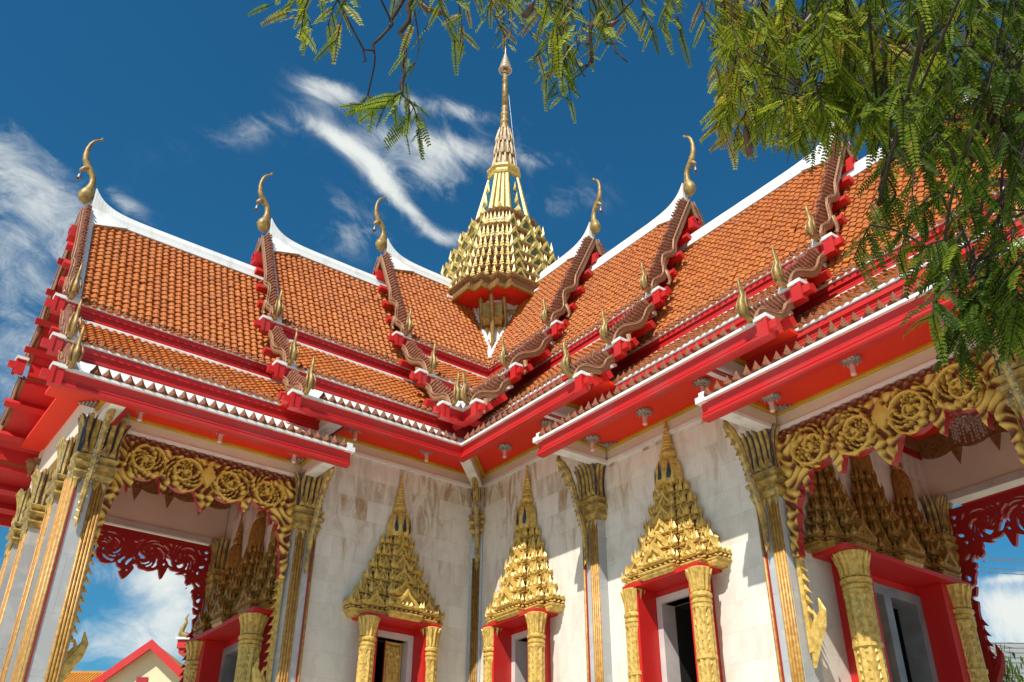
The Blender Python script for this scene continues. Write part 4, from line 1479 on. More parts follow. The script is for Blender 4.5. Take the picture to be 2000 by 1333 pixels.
def tier_crown(mb, a0, w, d, z0, zb_top, n=6, bellh=.42, ringh=.62, sc=1.0):
    """stepped pediment: redented half plan, tiers of mouldings with leaves, then bell, rings and finial"""
    base = [(-1, 0), (-1, .50), (-.78, .50), (-.78, .72), (-.36, .72), (-.36, 1), (.36, 1), (.36, .72), (.78, .72), (.78, .50), (1, .50), (1, 0)]

    def ring(k, z, kd=None):
        kd = k if kd is None else kd
        return [(a0 + x * w * k, max(y * d * kd, .0), z) for x, y in base]
    zs = np.linspace(0, 1, n + 1) ** .92
    zs = z0 + (zb_top - z0) * zs
    ks = 1.0 - .75 * np.linspace(0, 1, n + 1) ** .74
    for i in range(n):
        za, zb = zs[i], zs[i + 1]
        hgt = zb - za
        k = ks[i]
        kn = ks[i + 1]
        hm = hgt * (.62 if i == 0 else .42)
        prof = [(k * .90, za - (.0 if i else .02)), (k * .96, za + hm * .10), (k * .96, za + hm * .28), (k * 1.0, za + hm * .34), (k * 1.0, za + hm * .46), (k * .94, za + hm * .52), (k * .94, za + hm * .80), (k * 1.01, za + hm * .86), (k * 1.01, za + hm), (kn * .88, za + hm * 1.02), (kn * .88, zb)]
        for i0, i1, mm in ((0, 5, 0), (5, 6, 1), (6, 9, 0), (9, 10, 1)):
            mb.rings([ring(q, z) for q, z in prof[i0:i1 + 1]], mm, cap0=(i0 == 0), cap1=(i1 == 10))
        # diamonds in the frieze band
        zt = za + hm
        pts = [(a0 + x * w * k, y * d * k) for x, y in base]
        for e in range(len(pts) - 1):
            p, q = np.array(pts[e]), np.array(pts[e + 1])
            L = np.linalg.norm(q - p)
            if L < .02:
                continue
            t = (q - p) / L
            nr = np.array([-t[1], t[0]])
            cnt = max(1, int(round(L / (.085 * sc))))
            front = e in (5,)
            for j in range(cnt):
                c = p + t * L * (j + .5) / cnt
                ww = min(L / cnt, .10) * .92
                lh = (hgt - hm) * 1.15 if hgt - hm > .06 else .1
                mb.leaf((c[0], c[1] - nr[1] * .012, zt - .004), ww, lh, (*nr, 0), (*t, 0), (0, 0, 1), .5, 0)
                mb.leaf((c[0] + nr[0] * -.008 * k, c[1] + nr[1] * -.03 * k, za + hm * .53), ww * .75, hm * .26, (*nr, 0), (*t, 0), (0, 0, 1), .8, 0)
            if e in (1, 3, 5, 7, 9) and L > .12:
                c = (p + q) / 2
                gw = min(L * .8, .36) if e == 5 else min(L * .72, .22)
                gablet(mb, (c[0], c[1] - .02), gw, hgt * (.95 if e == 5 else .75), nr, t, zt - .005, 0, 0)
        for x in (-1, -.78, -.36, .36, .78, 1):
            y = {1: .5, .78: .72, .36: 1}[abs(x)]
            mb.leaf((a0 + x * w * k * .99, y * d * k * .98, zt - .01), .055, (hgt - hm) * 1.5, (0, 1, 0), (1, 0, 0), (x * .12, .05, 1), .6, 0)
    # bell
    zb = zb_top
    kb = ks[-1]
    rb = w * kb * 1.0
    cy = d * kb * .45
    bp_ = [(rb * .95, zb - .01), (rb * 1.0, zb + bellh * .15), (rb * .95, zb + bellh * .5), (rb * .82, zb + bellh * .78), (rb * .6, zb + bellh * .96), (rb * .40, zb + bellh)]
    mb.lathe(bp_, a0, cy, 40, 0, 0, 2 * math.pi, .07, 10)
    zz = zb + bellh
    mb.lathe([(rb * .36, zz), (rb * .56, zz + .03), (rb * .60, zz + .07), (rb * .50, zz + .11), (rb * .38, zz + .13)], a0, cy, 14)
    zz += .13
    m_ = 6
    pr = []
    for i in range(m_):
        q = rb * (.46 - .28 * i / m_)
        pr += [(q * .78, zz + i * ringh * .6 / m_), (q, zz + (i + .35) * ringh * .6 / m_), (q * .97, zz + (i + .7) * ringh * .6 / m_)]
    pr += [(rb * .13, zz + ringh * .6), (rb * .17, zz + ringh * .66), (rb * .10, zz + ringh * .74), (.012, zz + ringh)]
    mb.lathe(pr, a0, cy, 12)
    mb.lathe([(.004, zz + ringh * .93), (.022, zz + ringh * .96), (.004, zz + ringh * 1.02)], a0, cy, 6)
    return rb, cy


def colonnette(F, a, d, z0, z1, r, parent):
    mb = MB(F)
    zt = z1
    ang = np.arange(32) * 2 * math.pi / 32
    st = r * (1 + .09 * np.cos(8 * ang))
    ring = lambda k, z: cols(a + st * k * np.cos(ang), d + st * k * np.sin(ang), np.full(32, z))
    mb.rings([ring(1, z0), ring(1, zt - .42)], 0)
    for zc in (zt - .44, z0 + .18, zt - 1.0):
        mb.lathe([(r * .95, zc - .03), (r * 1.14, zc - .02), (r * 1.14, zc + .015), (r * .95, zc + .03)], a, d, 16)
    mb.lathe([(r * .95, zt - .42), (r * 1.15, zt - .40), (r * 1.15, zt - .37), (r * .95, zt - .35), (r * 1.22, zt - .33), (r * 1.22, zt - .30), (r * .92, zt - .27), (r * .95, zt - .20), (r * 1.15, zt - .08), (r * 1.35, zt - .01), (r * 1.3, zt)], a, d, 16)
    for q in range(12):
        t = 2 * math.pi * q / 12
        nr = np.array([math.cos(t), math.sin(t), 0])
        o = np.array([a, d, 0]) + nr * r * .9
        mb.tube([o + [0, 0, zt - .27], o + nr * r * .08 + [0, 0, zt - .15], o + nr * r * .42 + [0, 0, zt - .03], o + nr * r * .6 + [0, 0, zt - .01]], [r * .2, r * .22, r * .18, r * .04], 5)
        mb.leaf(np.array([a, d, 0]) + nr * r * .98 + [0, 0, zt - .45], r * .5, .09, nr, (-nr[1], nr[0], 0), (0, 0, -1), .3)
    # chains of diamonds between the flutes
    n = int((zt - .5 - z0) / .085)
    for q in range(8):
        t = 2 * math.pi * (q + .5) / 8
        nr = np.array([math.cos(t), math.sin(t), 0])
        for i in range(n):
            z = z0 + (i + .1) * (zt - .5 - z0) / n
            mb.leaf(np.array([a, d, z]) + nr * r * .93, r * .34, .075, nr, (-nr[1], nr[0], 0), (0, 0, 1), .35, 1 if q % 2 else 0)
    return mb.build('colonnette', [M['gold'], M['palegold']], parent)


def window(F, a0, zl, w=.72, d=.50, half=.30, apex=2.35, shutter=0):
    """projecting window: colonnettes, red reveals, marble frame, tiered pediment"""
    mb = MB(F)
    fz = zl + .05
    for s_ in (-1, 1):
        x0, x1 = sorted((a0 + s_ * half, a0 + s_ * (half + .085)))
        mb.box(x0, x1, -.18, .05, .9, zl)
    mb.box(a0 - half - .085, a0 + half + .085, -.18, .05, zl, zl + .085)
    win = mb.build('window', M['marbleframe'], temple)
    mb = MB(F)
    zt = zl + .16
    for s_ in (-1, 1):
        x0, x1 = sorted((a0 + s_ * (half + .088), a0 + s_ * (half + .145)))
        mb.box(x0, x1, .003, d * .72, .8, zt)
    mb.box(a0 - half - .088, a0 + half + .088, .003, .03, zl + .088, zt)
    mb.box(a0 - w * .80, a0 + w * .80, .003, d * .80, zt + .003, zt + .05)
    mb.build('red_reveal', M['red'], win)
    for s_ in (-1, 1):
        colonnette(F, a0 + s_ * (half + .22), d * .62, .6, zt, .105, win)
    mb = MB(F)
    rb, cy = tier_crown(mb, a0, w, d * .92, zt + .05, zl + .16 + apex * .58, 6, apex * .17, apex * .22)
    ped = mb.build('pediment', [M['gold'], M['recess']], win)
    # dark glass lozenges on the bell
    mb = MB(F)
    zb = zl + .16 + apex * .58
    for t in (math.radians(50), math.radians(90), math.radians(130)):
        nr = np.array([math.cos(t), math.sin(t), 0])
        mb.leaf(np.array([a0, cy, zb + .05]) + nr * rb * .98, rb * .34, apex * .12, nr, (-nr[1], nr[0], 0), (0, 0, 1), .1)
    mb.build('glass_lozenge', M['darkglass'], ped)
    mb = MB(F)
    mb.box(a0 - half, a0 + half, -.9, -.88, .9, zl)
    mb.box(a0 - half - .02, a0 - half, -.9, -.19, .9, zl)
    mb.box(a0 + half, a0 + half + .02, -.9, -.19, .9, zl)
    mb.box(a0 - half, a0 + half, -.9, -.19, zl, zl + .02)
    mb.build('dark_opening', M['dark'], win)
    mb = MB(F)
    mb.box(a0 - half, a0 + half, -.2, .12, .80, .897)
    mb.build('sill', M['marbleframe'], win)
    if shutter:
        door_leaf(F, a0 - half + .005 if shutter < 0 else a0 + .01, a0 - .01 if shutter < 0 else a0 + half - .005, .9, zl - .005, -.12, win)
    return win


def door_leaf(F, a, b, z0, z1, d, parent):
    mb = MB(F)
    mb.box(a, b, d - .02, d, z0, z1, 0)
    w = b - a
    # carved panel: heightfield of curling foliage
    nx, nz2 = 26, int((z1 - z0 - .1) / .016)
    xs = np.linspace(a + .03, b - .02, nx)
    zs = np.linspace(z0 + .05, z1 - .05, nz2)
    X, Z = np.meshgrid(xs, zs, indexing='ij')
    q = (X - a) / w
    H = np.cos(22 * q + 3 * np.sin(14 * Z)) * np.cos(20 * Z + 2.5 * np.sin(13 * q)) + .5 * np.cos(31 * q - 18 * Z)
    rel = d + .008 + .03 * np.clip((H + .3) / 1.3, 0, 1) ** .7
    rel[0, :] = rel[-1, :] = d - .005
    rel[:, 0] = rel[:, -1] = d - .005
    idx = np.arange(X.size).reshape(X.shape)
    fs = np.stack([idx[:-1, :-1], idx[:-1, 1:], idx[1:, 1:], idx[1:, :-1]], -1).reshape(-1, 4)
    mb.add(cols(X.ravel(), rel.ravel(), Z.ravel()), [tuple(x) for x in fs.tolist()], 1)
    for x0, x1 in ((a + .012, a + .028), (b - .018, b - .004)):
        mb.box(x0, x1, d, d + .022, z0, z1, 1)
    mb.box(a + .03, b - .02, d, d + .022, z1 - .045, z1 - .01, 1)
    mb.build('carved_shutter', [M['darkred'], M['gold']], parent)


FWL = FL.sub(lambda p: p)
window(FL, 1.53, 3.34, w=.78, shutter=-1, half=.30, apex=2.30)
window(FR, 1.38, 3.34, w=.78, half=.30, apex=2.42)
window(FR, 4.38, 3.22, w=.80, half=.33, apex=2.18)


def door(F, zl, side):
    half = .72
    mb = MB(F)
    for x0, x1 in ((-half, -half + .12), (half - .12, half), (-.07, .07)):
        mb.box(x0, x1, -.2, .06, .1, zl - .12)
    mb.box(-half, half, -.2, .06, zl - .12, zl)
    dr = mb.build('doorway', M['greyframe'], temple)
    mb = MB(F)
    zt = zl + .10
    for s_ in (-1, 1):
        x0, x1 = sorted((s_ * (half + .003), s_ * (half + .20)))
        mb.box(x0, x1, .004, .36, .1, zt)
    mb.box(-half, half, .004, .03, zl + .003, zt)
    mb.box(-1.25, 1.25, .004, .46, zt + .003, zt + .06)
    mb.build('red_reveal', M['red'], dr)
    for s_ in (-1, 1):
        colonnette(F, s_ * (half + .30), .34, .1, zt, .14, dr)
    for c, ap, ww in ((-.86, 2.0, .54), (0, 2.25, .54), (.86, 2.0, .54)):
        mb = MB(F)
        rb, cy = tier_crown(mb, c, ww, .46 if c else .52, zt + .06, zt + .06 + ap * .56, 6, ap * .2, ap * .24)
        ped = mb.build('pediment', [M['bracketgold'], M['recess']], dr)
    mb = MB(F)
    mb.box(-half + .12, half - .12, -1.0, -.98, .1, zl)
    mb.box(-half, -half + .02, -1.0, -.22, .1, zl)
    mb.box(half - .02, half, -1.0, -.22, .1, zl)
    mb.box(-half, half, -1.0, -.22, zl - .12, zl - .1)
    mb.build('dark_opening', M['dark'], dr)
    door_leaf(F, *((.09, .30) if side < 0 else (-half + .20, -.09)), .1, zl - .13, -.12, dr)
    return dr


door(FDL, 3.40, -1)
door(FDR, 3.28, 1)

# ------------------------------------------------------------------ eave lamps
ORD = ['first', 'second', 'third', 'fourth', 'fifth', 'sixth', 'seventh', 'eighth']


def lamp(F, u, h, z3, label):
    t = .45
    zs = h + .222
    p = F.fn(np.array([[u, t, zs]]))[0]
    th = thing('eave_lamp', label, 'lamp', tuple(p), 'lamps under the red eaves')
    x, y, z = p
    mb = MB()
    mb.lathe([(.10, z + .012), (.105, z - .008), (.085, z - .03), (.05, z - .042), (.045, z - .06), (.03, z - .065)], x, y, 24, 0, 0, 2 * math.pi, .06, 12)
    for q in range(14):
        a = 2 * math.pi * q / 14
        mb.leaf((x + .095 * math.cos(a), y + .095 * math.sin(a), z), .035, .06, (math.cos(a), math.sin(a), 0), (-math.sin(a), math.cos(a), 0), (0.4 * math.cos(a), .4 * math.sin(a), -.9), .35)
    mb.build('rosette', M['silver'], th)
    mb = MB()
    mb.lathe([(.026, z - .06), (.030, z - .09), (.028, z - .17), (.033, z - .185), (.028, z - .20), (.008, z - .205)], x, y, 12)
    mb.build('glass_tube', M['lampglass'], th, smooth=True)


k = 0
for u, key in ((1.34, 'B'), (2.62, 'B'), (3.54, 'C'), (4.64, 'C'), (5.73, 'C')):
    lamp(FL, u, TIERS[key][0], TIERS[key][4], 'silver rosette lamp with pink tube under left wing eave, %s from the inner corner' % ORD[k]); k += 1
k = 0
for u, key in ((1.32, 'B'), (2.38, 'B'), (3.36, 'C'), (4.39, 'C'), (5.42, 'C'), (6.38, 'D'), (7.45, 'D'), (8.49, 'D')):
    lamp(FR, u, TIERS[key][0], TIERS[key][4], 'silver rosette lamp with pink tube under right wing eave, %s from the inner corner' % ORD[k]); k += 1


def chandelier(F, u, v, z0, drop, label):
    p = F.fn(np.array([[u, v, z0]]))[0]
    t = thing('chandelier', label, 'chandelier', tuple(p), 'chandeliers in the porches')
    x, y, z = p
    mb = MB()
    mb.lathe([(.10, z + drop), (.08, z + drop - .03), (.010, z + drop - .05), (.010, z - .14), (.05, z - .16), (.03, z - .24), (.015, z - .26), (.03, z - .36), (.005, z - .42)], x, y, 12)
    for q in range(8):
        a = 2 * math.pi * q / 8
        c, s_ = math.cos(a), math.sin(a)
        mb.tube([(x, y, z - .2), (x + .12 * c, y + .12 * s_, z - .30), (x + .24 * c, y + .24 * s_, z - .24), (x + .25 * c, y + .25 * s_, z - .19)], .010, 5)
        mb.lathe([(.004, z - .2), (.035, z - .19), (.02, z - .13), (.004, z - .1)], x + .25 * c, y + .25 * s_, 6)
    mb.build('frame', M['crystal'], t)
    mb = MB()
    for q in range(12):
        a = 2 * math.pi * q / 12
        for r, za, zb in ((.25, -.22, -.40), (.15, -.30, -.48)):
            c, s_ = math.cos(a + r * 9) * r, math.sin(a + r * 9) * r
            pts = [(x, y, z - .14), (x + c * .7, y + s_ * .7, z - .17), (x + c, y + s_, z + za)]
            mb.tube(pts, .006, 4)
            zz = np.linspace(za, zb, 5)
            mb.lathe([(.003, z + za + .02)] + [q2 for k in range(4) for q2 in ((.018 - .002 * k, z + zz[k]), (.004, z + (zz[k] + zz[k + 1]) / 2))] + [(.012, z + zb), (.002, z + zb - .03)], x + c, y + s_, 6)
    mb.build('crystal_drops', M['crystal'], t)


chandelier(FL, 4.55, RV, hC + .55, .28, 'glass chandelier hanging from the red ceiling of the left porch')
chandelier(FR, 7.5, RV, hD + .40, .43, 'glass chandelier hanging from the red ceiling of the right porch')

# ------------------------------------------------------------------ buildings behind
RH = np.array([-.7989, .6015, 0.0])
FH = np.array([-.6015, -.7989, 0.0])


def vframe(o):
    o = np.asarray(o, float)
    # a to the right, b away, z up: mirrored handedness is avoided by using (a, b) with a x b = z reversed
    return Frame(lambda p: o + np.outer(p[:, 0], RH) + np.outer(p[:, 1], FH) + np.outer(p[:, 2], [0, 0, 1.0]))


M['yellowwall'] = mat('pale yellow render', (0.74, 0.62, 0.38), 0.7, 0, (0.66, 0.55, 0.33), 0.6, 5)
M['orangeroof'] = mat('orange ribbed roofing', (0.62, 0.27, 0.03), 0.5, 0, (0.52, 0.20, 0.02), 1.5, 5)
house = thing('gable_house', 'pale yellow gabled house with red verge boards and orange roof seen through the left porch', 'house', (.47, -14.69, GZ))
HF = vframe((.47, -14.69, 0))
sl = .80
ap = 6.10
hw = 2.3
mb = MB(HF)
mb.prism([(-hw + .25, GZ), (hw - .25, GZ), (hw - .25, ap - sl * (hw - .25)), (0, ap), (-hw + .25, ap - sl * (hw - .25))], lambda a, b, c: (a, c, b), 4.5, .1)
mb.build('wall', M['yellowwall'], house)
mb = MB(HF)
for s_ in (-1, 1):
    mb.hexa([(0, -.12, ap - .02), (s_ * hw, -.12, ap - sl * hw - .02), (s_ * hw, 4.6, ap - sl * hw - .02), (0, 4.6, ap - .02), (0, -.12, ap + .08), (s_ * hw, -.12, ap - sl * hw + .08), (s_ * hw, 4.6, ap - sl * hw + .08), (0, 4.6, ap + .08)])
mb.build('roof', M['orangeroof'], house)
mb = MB(HF)
for s_ in (-1, 1):
    mb.hexa([(0, -.20, ap - .13), (s_ * hw, -.20, ap - sl * hw - .13), (s_ * hw, -.121, ap - sl * hw - .13), (0, -.121, ap - .13), (0, -.20, ap + .12), (s_ * hw, -.20, ap - sl * hw + .12), (s_ * hw, -.121, ap - sl * hw + .12), (0, -.121, ap + .12)])
mb.build('verge_board', M['red'], house)
mb = MB(HF)
mb.box(-.30, .0, .06, .12, 4.55, 5.28, 0)
mb.build('window', M['darkred'], house)
mb = MB(HF)
mb.box(-6.0, -.9, 1.2, 1.35, GZ, 5.0, 1)
n = 60
for i in range(n):
    a = -6.0 + i * 5.2 / n
    mb.hexa([(a, .2, 4.7), (a + .05, .2, 4.7), (a + .05, 1.9, 5.72), (a, 1.9, 5.72), (a, .2, 4.76), (a + .05, .2, 4.76), (a + .05, 1.9, 5.78), (a, 1.9, 5.78)], 0)
mb.hexa([(-6.0, .2, 4.65), (-.8, .2, 4.65), (-.8, 1.9, 5.67), (-6.0, 1.9, 5.67), (-6.0, .2, 4.7), (-.8, .2, 4.7), (-.8, 1.9, 5.72), (-6.0, 1.9, 5.72)], 0)
mb.tube([(-6.0, 1.9, 5.76), (-.8, 1.9, 5.76)], .05, 6, 0)
mb.build('side_wing', [M['orangeroof'], M['yellowwall']], house)

shrine = thing('shrine_pavilion', 'corner of a red roofed shrine with upturned naga finial just inside the left porch opening', 'shrine', (1.3, -8.75, GZ))
PF = vframe((1.45, -8.70, 0))
mb = MB(PF)
mb.box(-.28, 3.0, -.1, 2.0, 4.78, 4.95, 0)
mb.box(-.32, 3.0, -.14, 2.0, 4.955, 5.0, 1)
mb.box(-.24, 3.0, -.06, 2.0, 4.68, 4.777, 0)
mb.build('eave', [M['red'], M['white']], shrine)
mb = MB(PF)
mb.hexa([(.10, -.05, 5.3), (.38, -.05, 5.3), (.38, 1.5, 5.3), (.10, 1.5, 5.3), (.75, -.05, 7.6), (1.0, -.05, 7.6), (1.0, 1.5, 7.6), (.75, 1.5, 7.6)], 0)
mb.hexa([(.05, -.08, 5.3), (.09, -.08, 5.3), (.09, 1.5, 5.3), (.05, 1.5, 5.3), (.70, -.08, 7.6), (.74, -.08, 7.6), (.74, 1.5, 7.6), (.70, 1.5, 7.6)], 1)
mb.box(.12, .34, 0, 1.4, 5.003, 5.297, 1)
mb.build('roof', [M['red'], M['white']], shrine)
mb = MB(PF)
mb.tube([(-.02, 0, 5.02), (-.16, 0, 5.06), (-.27, 0, 5.1), (-.25, 0, 5.22), (-.2, 0, 5.34), (-.22, 0, 5.45), (-.17, 0, 5.54)], [.05, .08, .07, .055, .04, .025, .006], 6)
mb.build('naga_finial', M['oldgold'], shrine, smooth=True)
mb = MB(PF)
for a in (.0, 2.6):
    mb.tube([(a, .4, GZ), (a, .4, 4.7)], .14, 10)
mb.build('column', M['white'], shrine)

M['shingle'] = brick_mat('grey shingles', (0.20, 0.21, 0.20), (0.26, 0.27, 0.26), (0.07, 0.07, 0.07), (0.16, 0.17, 0.15), 0.35, 0.16, 0.7, 0.3, 0.02)
grey = thing('grey_roofed_building', 'grey shingle roofed building with pale vertical edge at the far right behind the porch', 'building', (-13.3, 2.2, GZ))
GF = vframe((-13.25, 1.92, 0))
mb = MB(GF)
mb.hexa([(.06, 0, 3.2), (3.2, 0, 3.2), (3.2, 1.6, 5.46), (.06, 1.6, 5.5), (.06, .1, 3.1), (3.2, .1, 3.1), (3.2, 1.7, 5.36), (.06, 1.7, 5.4)])
mb.hexa([(-.9, -.3, 2.9), (.0, -.3, 2.9), (.0, .9, 4.92), (-.35, .9, 5.0), (-.9, -.2, 2.8), (.0, -.2, 2.8), (.0, 1.0, 4.82), (-.35, 1.0, 4.9)])
mb.build('roof', M['shingle'], grey)
mb = MB(GF)
mb.hexa([(-.04, -.04, 3.2), (.055, -.04, 3.2), (.055, 1.58, 5.55), (-.04, 1.58, 5.55), (-.04, .1, 3.1), (.055, .1, 3.1), (.055, 1.7, 5.45), (-.04, 1.7, 5.45)])
mb.build('edge_strip', M['greyframe'], grey)
mb = MB(GF)
mb.box(-.85, 3.1, .5, 3.0, GZ, 3.3)
mb.build('wall', M['yellowwall'], grey)

for i, (z0, lab) in enumerate(((7.66, 'uppermost of the four dark power lines crossing the sky at the far right'), (7.59, 'second highest of the four dark power lines at the far right'),
                               (7.385, 'third highest of the four dark power lines at the far right'), (7.275, 'lowest of the four dark power lines at the far right'))):
    mb = MB(vframe((-14.9, .74, 0)))
    mb.tube([(-14, .6, z0 + .9), (-7, .2, z0 + .35), (-2, 0, z0 + .09), (0, 0, z0 + .04), (1.1, 0, z0 - .03), (6, 0, z0 - .25), (12, .3, z0 - .2)], .011, 5)
    tag(mb.build('power_line', M['bronze']), lab, 'power line', 'power lines')

# ------------------------------------------------------------------ foliage


def leaf_mat(name, stops, trans):
    m = attr_mat(name, stops, 0.6)
    m.node_tree.nodes['Principled BSDF'].inputs['Specular IOR Level'].default_value = 0.2
    n, l = m.node_tree.nodes, m.node_tree.links
    b = n['Principled BSDF']
    out = n['Material Output']
    tr = N(n, 'ShaderNodeBsdfTranslucent')
    col = b.inputs['Base Color'].links[0].from_socket
    l.new(col, tr.inputs['Color'])
    mx = N(n, 'ShaderNodeMixShader')
    mx.inputs[0].default_value = trans
    l.new(b.outputs[0], mx.inputs[1]); l.new(tr.outputs[0], mx.inputs[2])
    l.new(mx.outputs[0], out.inputs['Surface'])
    return m


M['bark'] = mat('dark bark', (0.030, 0.022, 0.016), 0.9, 0, (0.060, 0.046, 0.034), 18, 5, spec=0.2)
M['pod'] = mat('brown seed pod', (0.10, 0.045, 0.025), 0.5, 0, (0.06, 0.03, 0.02), 20, 4)
M['leaf'] = leaf_mat('feathery leaf', [(0, (0.030, 0.062, 0.006)), (0.4, (0.11, 0.175, 0.012)), (0.75, (0.30, 0.36, 0.022)), (0.94, (0.50, 0.50, 0.04)), (1, (0.42, 0.26, 0.05))], 0.5)
